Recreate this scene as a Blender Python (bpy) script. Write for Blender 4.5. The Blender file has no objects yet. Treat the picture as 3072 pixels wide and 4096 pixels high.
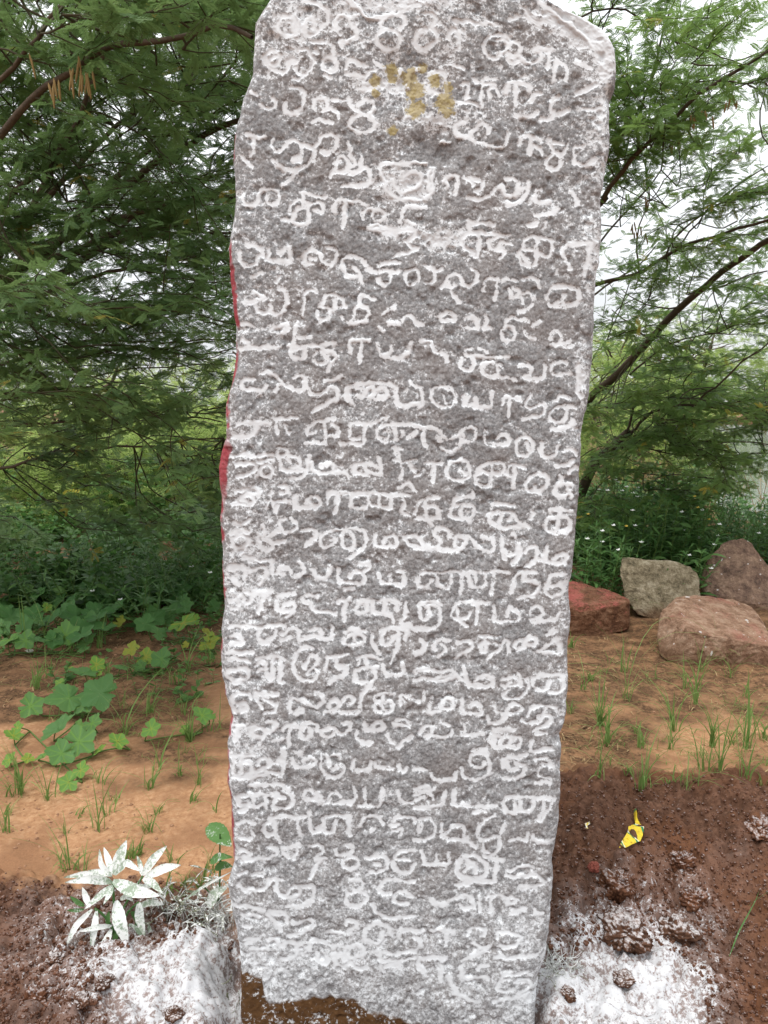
import bpy, bmesh, math, random
import numpy as np
from mathutils import Vector, noise as mnoise
rnd = random.Random(7)
RS = np.random.default_rng(11)
SC = bpy.context.scene
COL = SC.collection

# ------------------------------------------------------------------ camera, sky, sun, exposure
H, TH = 1.5, math.radians(8.0)          # eye height, downward pitch
FPX = 2048 / math.tan(math.radians(33.5))   # focal length in photo pixels (3072 x 4096)
cam = bpy.data.cameras.new("camera"); camo = bpy.data.objects.new("camera", cam); COL.objects.link(camo)
camo.location = (0, 0, H); camo.rotation_euler = (math.pi / 2 - TH, 0, 0)
cam.sensor_fit = 'VERTICAL'; cam.angle = math.radians(67); cam.clip_start = 0.05; cam.clip_end = 2000
SC.camera = camo
SUN_EL, SUN_AZ = math.radians(58), math.radians(200)
w = bpy.data.worlds.new("World"); SC.world = w; w.use_nodes = True
nt = w.node_tree; nt.nodes.clear()
sky = nt.nodes.new('ShaderNodeTexSky'); sky.sky_type = 'NISHITA'; sky.sun_disc = False
sky.sun_elevation = SUN_EL; sky.sun_rotation = SUN_AZ; sky.dust_density = 4.0; sky.air_density = 1.2
cl = nt.nodes.new('ShaderNodeTexNoise'); cl.inputs['Scale'].default_value = 2.2; cl.inputs['Detail'].default_value = 5
tc = nt.nodes.new('ShaderNodeTexCoord'); nt.links.new(tc.outputs['Generated'], cl.inputs['Vector'])
rp = nt.nodes.new('ShaderNodeValToRGB'); rp.color_ramp.elements[0].position = 0.3; rp.color_ramp.elements[1].position = 0.75
rp.color_ramp.elements[0].color = (11.5, 11.9, 12.3, 1); rp.color_ramp.elements[1].color = (14.5, 14.6, 14.7, 1)
nt.links.new(cl.outputs['Fac'], rp.inputs['Fac'])
mx = nt.nodes.new('ShaderNodeMix'); mx.data_type = 'RGBA'; mx.inputs[0].default_value = 0.85     # overcast: cloud over the sky
nt.links.new(sky.outputs['Color'], mx.inputs[6]); nt.links.new(rp.outputs['Color'], mx.inputs[7])
bg = nt.nodes.new('ShaderNodeBackground'); bg.inputs['Strength'].default_value = 0.085
# an overcast sky is brightest overhead
sxyz = nt.nodes.new('ShaderNodeSeparateXYZ'); nt.links.new(tc.outputs['Generated'], sxyz.inputs[0])
mr = nt.nodes.new('ShaderNodeMapRange'); mr.inputs['From Min'].default_value = 0.0; mr.inputs['From Max'].default_value = 1.0; mr.inputs['To Min'].default_value = 0.85; mr.inputs['To Max'].default_value = 2.3
nt.links.new(sxyz.outputs['Z'], mr.inputs['Value'])
vs_ = nt.nodes.new('ShaderNodeVectorMath'); vs_.operation = 'SCALE'; nt.links.new(mx.outputs[2], vs_.inputs[0]); nt.links.new(mr.outputs[0], vs_.inputs['Scale'])
nt.links.new(vs_.outputs[0], bg.inputs['Color'])
wo = nt.nodes.new('ShaderNodeOutputWorld'); nt.links.new(bg.outputs[0], wo.inputs['Surface'])
sl = bpy.data.lights.new("sun", 'SUN'); sl.energy = 1.7; sl.angle = math.radians(14); sl.color = (1, 0.985, 0.955)
so = bpy.data.objects.new("sun", sl); COL.objects.link(so)
# sun direction vector (towards the sun): behind the camera, a little left, high
sd = Vector((-0.32, -0.42, 1.25)).normalized()
so.rotation_euler = sd.to_track_quat('Z', 'Y').to_euler(); so.location = sd * 30
sky.sun_elevation = math.asin(sd.z); sky.sun_rotation = math.atan2(sd.x, sd.y)
SC.view_settings.view_transform = 'Standard'; SC.view_settings.look = 'None'
SC.view_settings.exposure = 0.0; SC.view_settings.gamma = 1.0
SC.render.engine = 'CYCLES'
SC.cycles.max_bounces = 8; SC.cycles.diffuse_bounces = 4; SC.cycles.transmission_bounces = 4; SC.cycles.transparent_max_bounces = 4

# ------------------------------------------------------------------ helpers
CT, ST = math.cos(TH), math.sin(TH)
def wp(px, py, y):                       # the point that stands at depth y where the photo shows (px, py)
    X = (px - 1536) / FPX; Z = (2048 - py) / FPX
    t = y / (CT + Z * ST)
    return np.array([t * X, y, H + t * (-ST + Z * CT)])
def gp(px, py, z=0.0):                   # the point on a level z
    X = (px - 1536) / FPX; Z = (2048 - py) / FPX
    t = (z - H) / (-ST + Z * CT)
    return np.array([t * X, t * (CT + Z * ST), z])
def sst(a, b, x):
    t = np.clip((x - a) / (b - a), 0, 1); return t * t * (3 - 2 * t)
_LAT = {}
def vn(x, y, seed):
    if seed not in _LAT: _LAT[seed] = np.random.default_rng(seed + 100).random((256, 256)).astype(np.float32)
    L = _LAT[seed]; x = np.asarray(x, float); y = np.asarray(y, float)
    xi = np.floor(x).astype(int); yi = np.floor(y).astype(int); fx = x - xi; fy = y - yi
    fx = fx * fx * (3 - 2 * fx); fy = fy * fy * (3 - 2 * fy)
    a = L[xi & 255, yi & 255]; b = L[(xi + 1) & 255, yi & 255]; c = L[xi & 255, (yi + 1) & 255]; d = L[(xi + 1) & 255, (yi + 1) & 255]
    return (a * (1 - fx) + b * fx) * (1 - fy) + (c * (1 - fx) + d * fx) * fy
def fbm(x, y, seed, o=4, r=0.5):
    s = 0; a = 1; t = 0
    for k in range(o):
        s = s + a * vn(x * 2 ** k + 17.3 * k, y * 2 ** k + 9.1 * k, seed + k); t += a; a *= r
    return s / t
class MB:                                # gathers vertices and faces, links them as ONE mesh object
    def __init__(s): s.v = []; s.q = []; s.t = []; s.n = 0; s.r = []
    def add(s, v, f, r=0.5):
        v = np.asarray(v, float).reshape(-1, 3); f = np.asarray(f, int)
        (s.q if f.shape[1] == 4 else s.t).append(f + s.n); s.v.append(v)
        s.r.append(np.full(len(v), r) if np.ndim(r) == 0 else np.asarray(r)); s.n += len(v)
    def build(s, name, m, parent=None, smooth=True, attrs=None):
        v = np.concatenate(s.v); parts = []; tot = []
        for L, k in ((s.q, 4), (s.t, 3)):
            if L:
                a = np.concatenate(L); parts.append(a.ravel()); tot.append(np.full(len(a), k))
        li = np.concatenate(parts); lt = np.concatenate(tot); ls = np.concatenate([[0], np.cumsum(lt)[:-1]])
        me = bpy.data.meshes.new(name)
        me.vertices.add(len(v)); me.vertices.foreach_set('co', v.astype(np.float32).ravel())
        me.loops.add(len(li)); me.loops.foreach_set('vertex_index', li.astype(np.int32))
        me.polygons.add(len(lt)); me.polygons.foreach_set('loop_start', ls.astype(np.int32)); me.polygons.foreach_set('loop_total', lt.astype(np.int32))
        me.polygons.foreach_set('use_smooth', np.full(len(lt), smooth))
        at = me.attributes.new('rnd', 'FLOAT', 'POINT'); at.data.foreach_set('value', np.concatenate(s.r).astype(np.float32))
        for k, a in (attrs or {}).items():
            at = me.attributes.new(k, 'FLOAT', 'POINT'); at.data.foreach_set('value', np.asarray(a, np.float32))
        me.update(calc_edges=True); me.validate()
        o = bpy.data.objects.new(name, me); COL.objects.link(o); me.materials.append(m)
        if parent is not None: o.parent = parent; o.matrix_parent_inverse = parent.matrix_world.inverted()
        return o
def tag(o, label=None, cat=None, group=None, kind=None):
    for k, x in (('label', label), ('category', cat), ('group', group), ('kind', kind)):
        if x: o[k] = x
    return o
def thing(name, loc, label, cat, group=None):
    o = bpy.data.objects.new(name, None); COL.objects.link(o); o.location = [float(c) for c in loc]
    o.empty_display_size = 0.1; o.matrix_world = o.matrix_basis
    return tag(o, label, cat, group)
def tube(mb, pts, radii, n=5, r=0.5):
    P = np.asarray(pts, float); m = len(P); R = np.broadcast_to(np.asarray(radii, float), (m,))
    T = np.gradient(P, axis=0); T /= np.linalg.norm(T, axis=1)[:, None] + 1e-9
    ref = np.array([0.13, 0.31, 0.94]); A = np.cross(T, ref); A /= np.linalg.norm(A, axis=1)[:, None] + 1e-9; B = np.cross(T, A)
    an = np.arange(n) * 2 * np.pi / n
    V = P[:, None] + R[:, None, None] * (np.cos(an)[None, :, None] * A[:, None] + np.sin(an)[None, :, None] * B[:, None])
    i = np.arange(m - 1)[:, None] * n; j = np.arange(n)[None]; k = (j + 1) % n
    F = np.stack([i + j, i + k, i + n + k, i + n + j], -1).reshape(-1, 4)
    mb.add(V.reshape(-1, 3), F, r)
def resample(P, step, wig=0.0, seed=0):
    P = np.asarray(P, float); d = np.concatenate([[0], np.cumsum(np.linalg.norm(np.diff(P, axis=0), axis=1))])
    n = max(3, int(d[-1] / step) + 1); s = np.linspace(0, d[-1], n)
    Q = np.stack([np.interp(s, d, P[:, k]) for k in range(3)], 1)
    for _ in range(2): Q[1:-1] = 0.25 * Q[:-2] + 0.5 * Q[1:-1] + 0.25 * Q[2:]
    if wig:
        g = np.random.default_rng(seed); w_ = g.normal(0, wig, (n, 3)); w_[1:-1] = (w_[:-2] + w_[1:-1] + w_[2:]) / 2; w_[0] = 0; Q = Q + w_
    return Q
def frames(f, u):
    f = f / (np.linalg.norm(f, axis=1)[:, None] + 1e-9); z = u - (u * f).sum(1)[:, None] * f; z /= np.linalg.norm(z, axis=1)[:, None] + 1e-9
    return np.stack([f, np.cross(z, f), z], 2)          # columns: forward, side, up
def scatter(mb, tv, tf, P, R, s, r):
    k = len(P); n = len(tv)
    V = np.einsum('kij,nj->kni', R, tv) * np.asarray(s)[:, None, None] + np.asarray(P)[:, None]
    F = (tf[None] + (np.arange(k) * n)[:, None, None]).reshape(-1, tf.shape[1])
    mb.add(V.reshape(-1, 3), F, np.repeat(r, n))

# ---- materials
def M(name):
    m = bpy.data.materials.new(name); m.use_nodes = True; t = m.node_tree
    b = t.nodes['Principled BSDF']; b.inputs['Specular IOR Level'].default_value = 0.25
    return m, t, b
def N(t, ty, **kw):
    n = t.nodes.new('ShaderNode' + ty)
    for k, x in kw.items():
        if k in n.inputs: n.inputs[k].default_value = x
        else: setattr(n, k, x)
    return n
def noise(t, scale, detail=4, rough=0.6, vec=None):
    n = N(t, 'TexNoise', Scale=scale, Detail=detail, Roughness=rough)
    if vec is None: vec = N(t, 'TexCoord').outputs['Object']
    t.links.new(vec, n.inputs['Vector']); return n.outputs['Fac']
def math_(t, op, a, b=0.0, c=None, clamp=False):
    n = t.nodes.new('ShaderNodeMath'); n.operation = op; n.use_clamp = clamp
    for i, x in enumerate((a, b, c)):
        if x is None: continue
        if isinstance(x, (int, float)): n.inputs[i].default_value = x
        else: t.links.new(x, n.inputs[i])
    return n.outputs[0]
def ramp(t, fac, stops):
    n = t.nodes.new('ShaderNodeValToRGB'); e = n.color_ramp.elements
    while len(e) < len(stops): e.new(0.5)
    for x, (p, c) in zip(e, stops): x.position = p; x.color = (*c, 1)
    t.links.new(fac, n.inputs['Fac']); return n.outputs['Color']
def step(t, x, a, b):
    n = N(t, 'MapRange', interpolation_type='SMOOTHSTEP'); n.inputs['From Min'].default_value = a; n.inputs['From Max'].default_value = b
    t.links.new(x, n.inputs['Value']); return n.outputs['Result']
def mixc(t, fac, a, b):
    n = t.nodes.new('ShaderNodeMix'); n.data_type = 'RGBA'
    for i, x in ((0, fac), (6, a), (7, b)):
        if isinstance(x, (int, float)): n.inputs[i].default_value = x
        elif isinstance(x, tuple): n.inputs[i].default_value = (*x, 1)
        else: t.links.new(x, n.inputs[i])
    return n.outputs[2]
def attr(t, name):
    n = t.nodes.new('ShaderNodeAttribute'); n.attribute_name = name; return n.outputs['Fac']
def bump(t, b, h, strength=0.5, dist=0.01):
    n = N(t, 'Bump', Strength=strength, Distance=dist); t.links.new(h, n.inputs['Height']); t.links.new(n.outputs['Normal'], b.inputs['Normal'])
def leafmat(name, stops, transl=0.3, rough=0.55, dust=0.0, spots=None, spec=0.25):
    m, t, b = M(name); c = ramp(t, attr(t, 'rnd'), stops)
    nz = noise(t, 60, 3)
    c = mixc(t, math_(t, 'MULTIPLY', nz, 0.45), c, tuple(x * 0.55 for x in stops[len(stops) // 2][1]))
    if spots: c = mixc(t, step(t, noise(t, 55, 4, 0.7), 0.6, 0.72), c, spots)
    if dust:
        d = step(t, math_(t, 'ADD', math_(t, 'MULTIPLY', noise(t, 130, 5, 0.75), 0.8), math_(t, 'MULTIPLY', noise(t, 14, 3), 0.7)), 0.9 - dust * 0.5, 1.05 - dust * 0.5)
        c = mixc(t, d, c, (0.78, 0.79, 0.77))
    t.links.new(c, b.inputs['Base Color']); b.inputs['Roughness'].default_value = rough; b.inputs['Specular IOR Level'].default_value = spec
    if transl:
        tr = t.nodes.new('ShaderNodeBsdfTranslucent'); mxs = t.nodes.new('ShaderNodeMixShader'); mxs.inputs[0].default_value = transl
        br = mixc(t, 0.6, c, tuple(min(1, x * 2.4) for x in stops[len(stops) // 2][1])); t.links.new(br, tr.inputs['Color'])
        out = t.nodes['Material Output']; t.links.new(b.outputs[0], mxs.inputs[1]); t.links.new(tr.outputs[0], mxs.inputs[2]); t.links.new(mxs.outputs[0], out.inputs['Surface'])
    return m
def plain(name, c1, c2, scale=30, rough=0.85, bs=0.3, bd=0.004):
    m, t, b = M(name); nz = noise(t, scale, 6, 0.65); t.links.new(mixc(t, nz, c1, c2), b.inputs['Base Color'])
    b.inputs['Roughness'].default_value = rough
    if bs: bump(t, b, noise(t, scale * 3, 5), bs, bd)
    return m
POWDER = (0.75, 0.775, 0.795)
MAT = {}
MAT['bark'] = plain('bark', (0.035, 0.026, 0.02), (0.15, 0.11, 0.075), 45, 0.9, 0.6, 0.006)
MAT['twig'] = plain('twig', (0.03, 0.028, 0.018), (0.09, 0.08, 0.04), 60, 0.85, 0)
MAT['stem'] = plain('stem', (0.05, 0.10, 0.02), (0.13, 0.2, 0.05), 60, 0.6, 0)
MAT['mesquite'] = leafmat('mesquite_leaf', [(0, (0.042, 0.095, 0.034)), (0.45, (0.08, 0.155, 0.052)), (0.9, (0.17, 0.26, 0.09)), (0.96, (0.2, 0.24, 0.04)), (1.0, (0.4, 0.27, 0.03))], 0.3)
MAT['mesquite_open'] = leafmat('mesquite_leaf_open', [(0, (0.05, 0.115, 0.03)), (0.45, (0.095, 0.18, 0.05)), (0.9, (0.17, 0.26, 0.07)), (0.96, (0.24, 0.27, 0.04)), (1.0, (0.42, 0.29, 0.03))], 0.38)
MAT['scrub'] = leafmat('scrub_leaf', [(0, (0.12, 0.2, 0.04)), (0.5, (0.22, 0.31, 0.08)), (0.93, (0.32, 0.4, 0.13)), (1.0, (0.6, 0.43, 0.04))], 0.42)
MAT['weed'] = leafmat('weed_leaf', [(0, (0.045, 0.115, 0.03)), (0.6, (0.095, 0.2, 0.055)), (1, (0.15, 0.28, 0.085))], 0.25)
MAT['weed_shaded'] = leafmat('shade_darkened_weed_leaf', [(0, (0.035, 0.095, 0.025)), (0.6, (0.075, 0.165, 0.04)), (1, (0.13, 0.24, 0.06))], 0.25)  # weed leaf greens darkened: the canopy's shade is put into the colour
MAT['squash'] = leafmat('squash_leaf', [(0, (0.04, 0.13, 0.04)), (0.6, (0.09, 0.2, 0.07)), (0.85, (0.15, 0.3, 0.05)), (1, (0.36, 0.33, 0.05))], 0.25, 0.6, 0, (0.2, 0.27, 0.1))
MAT['grass'] = leafmat('grass_blade', [(0, (0.06, 0.13, 0.025)), (0.6, (0.14, 0.25, 0.06)), (0.9, (0.22, 0.32, 0.1)), (1, (0.34, 0.28, 0.12))], 0.3)
MAT['dusted'] = leafmat('dusted_leaf', [(0, (0.24, 0.32, 0.22)), (1, (0.36, 0.43, 0.33))], 0.15, 0.8, 0.5, None, 0.05)
MAT['dustedgreen'] = leafmat('half_dusted_leaf', [(0, (0.07, 0.15, 0.05)), (1, (0.12, 0.24, 0.08))], 0.2, 0.8, 0.2, None, 0.05)
MAT['dustfine'] = leafmat('dusted_weed', [(0, (0.1, 0.12, 0.07)), (1, (0.2, 0.2, 0.13))], 0.1, 0.9, 0.45, None, 0.05)
MAT['straw'] = leafmat('straw', [(0, (0.12, 0.07, 0.035)), (0.7, (0.3, 0.19, 0.09)), (1, (0.5, 0.38, 0.2))], 0.0, 0.9)
MAT['pod'] = plain('pod', (0.25, 0.13, 0.05), (0.2, 0.17, 0.06), 80, 0.8, 0)
MAT['white_petal'] = plain('white_petal', (0.75, 0.75, 0.72), (0.85, 0.85, 0.83), 80, 0.7, 0)
MAT['yellow_petal'] = plain('yellow_petal', (0.75, 0.5, 0.06), (0.8, 0.62, 0.15), 80, 0.7, 0)
# carved letters, traced stroke by stroke on the slab: {tile origin: strokes}, one unit = 4.82 photo pixels
STROKES = {
(900,0): """100 -5 108 5 118 14 127 15 140 12 152 7 161 5;44 20 47 14 56 12 58 18 56 24 59 28;44 20 44 27 50 30 58 29 60 24 61 16;66 22 68 16 72 14 75 18 73 23 78 25 80 20;65 23 68 29 75 27 80 22 86 17 86 10 82 5 75 2 66 0
92 24 92 15 96 12 104 14 110 12;104 14 104 20 108 24 109 30 104 33 95 34 97 37;74 34 82 34;126 30 128 26 134 24 142 26 146 31 144 38 138 42 131 40 127 35 126 30;130 22 130 16 138 12 148 13 150 20 145 24;166 24 160 28 157 34 160 40 166 42
38 48 44 45 46 50 42 54 36 52 34 46;47 46 43 42 37 42 33 46 33 52 37 57 43 59 49 61 52 57 51 52 54 50 59 51;60 41 68 40 72 46 73 52 70 58 66 61 61 61 58 56;66 61 62 65 57 66;86 45 91 47 93 52 91 57 86 58 81 56 80 51 82 46 86 45;89 44 89 38;75 40 76 44;82 61 88 63
100 55 101 50 106 49 112 51 117 54;101 60 108 62 117 63 120 58 126 57;124 50 132 55;54 73 62 72 65 77 66 84 64 90 57 94 49 93 49 85;28 87 34 91 41 90 43 84 40 82;20 75 26 78
74 90 74 82 84 80 85 87 80 91 88 88 94 92 95 98;90 82 100 82;72 101 80 99 90 101;102 80 104 88 110 92 118 95;110 86 115 82 122 82 125 88 122 93 116 95 122 99 125 103;112 94 106 98 104 103;112 74 122 72 128 71
145 57 144 64;152 58 152 66 152 71;152 58 158 56 164 56;148 98 156 93 162 92""",
(1700,0): """0 12 5 12 8 16 7 20 4 23 8 26 10 30 9 35 5 38 0 40;20 33 20 27 25 24 29 27 29 34 28 41;62 48 52 47 49 41 50 34 55 29 63 29 70 32 70 36;60 34 67 33 68 39 66 44 60 46;67 40 70 36 76 35 80 39 79 45 74 47 69 45;69 47 68 51 75 51 82 50;79 47 82 52 90 53 96 49 96 44 92 42;91 40 100 41 106 41;103 42 102 50 101 58;24 53 32 56
109 50 107 60 106 68;109 52 116 54 118 60 117 67;124 51 130 54 138 56;24 18 36 18 44 20 50 20 55 19 60 20;70 17 76 14;83 8 86 15 92 20 98 18;95 2 104 8 110 14 118 18 124 23 130 28 136 34 142 40
4 66 4 60 10 58 17 60 18 66 18 74 16 80;0 72 6 77 14 78;30 70 38 68 36 76 34 82;47 66 47 88;40 65 46 70 58 70;50 65 58 65;54 80 52 73 58 73 62 78;23 83 30 85 40 86 46 88;68 77 69 68 76 68 88 71 87 75;76 69 76 78 75 86;87 85 90 78 96 78;75 95 82 97 90 96 93 92
105 92 105 82 112 81;96 99 104 99 108 92;118 92 110 95;126 77 136 73 140 70;128 90 138 92 146 90""",
(900,450): """106 3 102 8 104 13 110 16 118 16 124 12 124 6 120 0;18 18 26 20 34 20;24 20 23 28 22 36;12 35 18 40 22 44;40 22 38 28 42 33 48 30 52 24 58 22 63 26 64 32 62 38 56 36 55 40 62 40;64 27 72 28 77 24 80 19 87 18 93 21 94 27 90 31 84 33 80 31;74 30 74 36 71 41 65 45 58 47 50 48 44 45 40 40;58 49 54 55 48 61
102 24 104 30;96 40 92 42 90 48 98 48 104 46 102 40 98 34 94 36 91 42;90 46 88 52;104 34 108 42 100 47 106 50 112 48 112 40 114 36;112 44 118 46 121 50 121 56 118 60 112 60 104 60 98 61;130 50 128 44 134 40 142 42 150 42 158 41 166 41;130 50 132 58 134 66 140 70 150 72 160 72;140 55 142 62 146 66 154 64 162 60 164 54 160 49 152 50 148 54
15 68 14 73 18 77 24 77 28 73 28 67 32 63 39 62 44 65 45 71 43 76 37 77 34 74 35 69;62 66 72 67 82 69;64 66 64 78;66 73 58 73 54 77 54 82;56 84 62 80 68 76 74 73 80 74 82 79 79 83 75 80;68 74 69 86 69 93 60 92 54 90 48 88;60 78 58 86 55 89
91 81 91 74 96 72 104 73 112 73 118 76;100 74 99 84 98 95;115 88 114 82 118 79 124 80 122 86;124 80 130 80 133 84 130 90 127 90;118 95 126 93 133 96 140 98 148 97 156 96;146 90 146 82 150 78 158 78 166 78;150 88 152 92 158 92""",
(1700,450): """7 45 6 55 7 62 5 68 0 71;4 45 3 55 4 65;33 8 26 9 25 15 28 20 34 21 38 18 42 12 48 9 53 12 53 18;36 20 44 26 52 27 58 29 64 30 67 25 68 18;40 15 38 20;14 24 20 24;79 27 80 20 86 20 96 23;87 22 87 28 87 34;90 27 97 33;104 22 105 30 108 33 114 34 118 30 118 25;108 24 114 25;106 35 101 39 101 45 106 47 112 46 114 41 113 35
132 28 124 28 123 35 124 41 130 44 136 42 142 38;19 60 16 55 22 52 28 53 27 60 25 68;32 54 38 58 40 60;38 55 44 55;48 58 48 63 42 66;36 71 44 72 52 70;55 68 58 63 62 62;64 61 64 66 67 70 73 70 77 66 77 60;67 54 74 56;86 57 86 64 82 70 76 76 71 77 68 75;78 64 83 62;92 65 92 71 90 73 97 75 104 74;93 65 97 64
92 86 100 84 108 83 110 79;122 66 126 70 126 77;36 92 37 98;36 91 50 92 56 93;84 94 92 92;100 92 98 96""",
(900,900): """18 17 26 17 30 21 31 26;13 23 12 30 16 34 22 34 27 32 28 26;36 20 36 27 33 29 40 30 48 30 54 30;54 18 55 26 53 33;45 24 50 20;72 32 66 31 65 25 68 21 74 20 78 24 81 30 86 33 92 30 93 23 91 18 86 18;70 27 75 28;98 36 97 30 100 26 106 25 113 27 117 33;98 36 101 42 106 44 112 42 110 37 107 35;112 42 114 47;118 36 125 39
127 34 136 31 145 31;128 38 138 39 146 38;136 39 137 46 134 50 129 49 127 44;158 36 151 38 149 44 151 49 157 50 161 46 161 40 158 36;158 5 156 10 150 14 154 18 160 19;160 19 150 23 140 27;118 2 126 4 134 7 142 6 150 4 158 4;22 44 30 40;42 47 46 42
24 55 28 57 32 60;15 64 22 64 30 62;25 67 27 72 34 74 38 71 37 66;36 72 42 75 48 72 52 66 52 58 48 53 44 51;65 75 66 64 66 57 72 54 77 56;78 68 82 63 83 58 90 58 98 61 99 68;91 59 91 66 90 72;76 72 76 77 80 80 86 78 88 72 85 68 78 68;90 69 100 68;112 66 111 60 116 58 124 61;111 67 118 69 120 74 118 80 110 82 100 81 96 76;106 76 104 80;108 74 106 70 112 67
132 74 134 70 140 70;136 82 144 82 148 80 149 76 152 74 156 77 158 82 164 83;128 85 131 88;14 82 20 82 24 85;38 86 46 84 52 82 53 86 48 89;15 95 20 98;60 82 58 90 57 97;57 98 57 92 64 93 72 93;58 103 66 101 76 100 84 98 90 99;20 101 32 101 44 102;104 102 104 95 112 95 120 96;113 96 114 104""",
(1700,900): """40 5 34 7 30 11 31 17 34 21 40 23;38 6 50 7 60 8 70 9;44 9 45 16 45 24 42 27 38 25;53 14 54 19 58 21 61 18 63 14 68 14 72 17;60 21 66 22;63 28 66 23;55 12 60 10;80 19 82 13 86 10 94 11 104 12 106 15 105 22 104 26 98 26 92 24;92 11 92 22 91 34;78 22 77 29 81 33 87 35;80 20 88 21;84 28 86 32;80 24 84 31
115 26 114 20 118 16 124 16 134 16 139 14;115 26 118 33 120 36;137 16 136 24 134 34 132 40;0 34 6 36 9 40 8 46 4 49 0 48;10 38 14 36;14 52 18 44 22 41 28 41 31 45 32 50 36 52 41 50 43 44 42 38 38 37;18 48 20 52 24 50;22 56 28 64
49 54 50 46 53 43 60 45;59 46 60 54 57 62;64 46 70 45 76 46;82 45 88 44 93 46 95 52;70 54 72 62 76 60 78 54 74 54;80 56 86 56 91 60 90 66 86 70 78 72;80 60 82 65;100 60 103 54 110 51 120 51 127 54 128 60 126 66 118 67 108 68 103 67 100 60;115 57 115 66;108 66 111 63
14 74 18 72 24 74 26 78 22 80 14 80 12 76;33 78 36 76 41 76 44 80 45 86 40 86 36 85;50 76 52 82 48 86 54 86;68 84 73 86 75 91 73 96 68 97 64 94 63 88 68 84;67 84 69 77 74 77;76 78 80 78 86 79;84 90 86 94 91 94;90 82 96 80;104 94 105 90 110 88 113 92 112 98 108 100;112 99 120 96""",
(880,1350): """16 9 26 8 36 8 46 9;60 8 59 14 61 17 68 18 71 14 71 8;58 7 72 8 84 6 95 5;78 15 78 20 82 23 87 22 89 17 86 14;80 13 86 11 92 12 97 14 96 18 92 22 89 28;86 12 84 8;108 12 108 4 116 2 124 3;117 4 117 12 116 20;131 5 132 13 136 15 142 12 141 8;140 16 148 17 154 16 157 10 158 4;133 15 140 16
20 34 18 40 20 43 28 43 36 45 38 40;20 34 28 35;35 30 40 28 46 31 50 36 56 40 62 44 67 45 70 40 70 33 66 31 62 33;47 45 48 40 54 39;70 40 74 45 80 48 86 46 90 42 96 41 98 46 97 51 90 54 84 57 78 61;86 36 92 36 100 32
110 55 105 50 105 44 108 40 118 38 130 38 140 39 146 42 146 50 148 56 154 57 166 55;113 42 120 43 119 49 113 49;121 47 122 42 128 41 129 48 124 51;131 44 137 41 139 46 138 50 132 50;128 51 136 51 140 48;158 38 166 42
15 72 26 71 36 71 41 72;31 72 31 79 28 81 18 82 11 82;46 68 47 74 48 80;48 68 56 67 64 67;54 72 57 80;95 68 86 69 78 71 73 75 72 81 80 79;86 70 87 78 88 88;70 88 80 86 88 88;92 73 98 74 99 79 95 82 90 82
108 80 108 72 114 71 124 72 130 70 137 67;120 73 120 82 120 88 110 88 100 88;110 84 116 83;132 84 130 78 134 74 142 72 150 72 158 73 166 74;132 82 140 84 142 77 136 78;134 86 142 85 148 86;145 76 146 84 150 84 151 78;155 84 158 84 162 78;146 92 150 100 150 104;144 92 152 92;48 92 56 92 54 98 48 98;12 98 20 97""",
(1680,1350): """0 3 10 3 11 10 14 13 22 14 22 20;43 9 38 10 38 14 40 16 50 16 62 17 74 16;44 16 44 24 40 28 35 26 33 22 36 18;48 9 55 11;60 22 56 21 52 24 51 29 55 32 61 32 65 30 63 24 66 21 69 25;64 32 72 33 80 36;66 28 62 33;82 24 88 22 92 24 92 30 86 32;84 33 92 34 101 35 103 30 104 22;118 31 112 31 109 26 111 21 117 20 122 22;120 30 126 31;132 22 132 32 130 44 134 50;110 6 118 6 126 8
0 42 2 50 3 56 0 58;14 56 9 52 9 46 13 42 20 41 28 44 30 50 26 56 20 58 14 56;19 48 21 54;35 50 40 48 37 53 36 57 46 57 56 59 60 57 60 46;45 51 46 56;68 55 70 49 78 50 84 52;75 51 74 58 73 64;92 47 89 52 87 58 92 60 98 56 101 54 105 57 104 62 98 65 92 66 86 68;113 53 116 48 121 48 124 52;121 58 114 58 109 61 107 67 111 70 118 70 122 66 122 58;120 57 128 58;127 69 125 74 118 75 110 76
0 75 8 74 16 76 18 82 24 84 32 82 36 76 44 74 47 78 46 84 42 87 36 87 30 88;36 80 36 86;4 90 2 82 4 76;14 83 18 86;18 92 22 96 28 95 33 91 34 84;54 76 54 88 62 89 72 89 74 84 72 80 66 80 64 84;94 93 94 88 92 84 86 83 80 85 79 91 81 97 86 98 91 96;88 88 90 92 92 95;102 88 100 94 101 99 108 100 114 97 114 90;120 94 126 92 130 96""",
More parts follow.
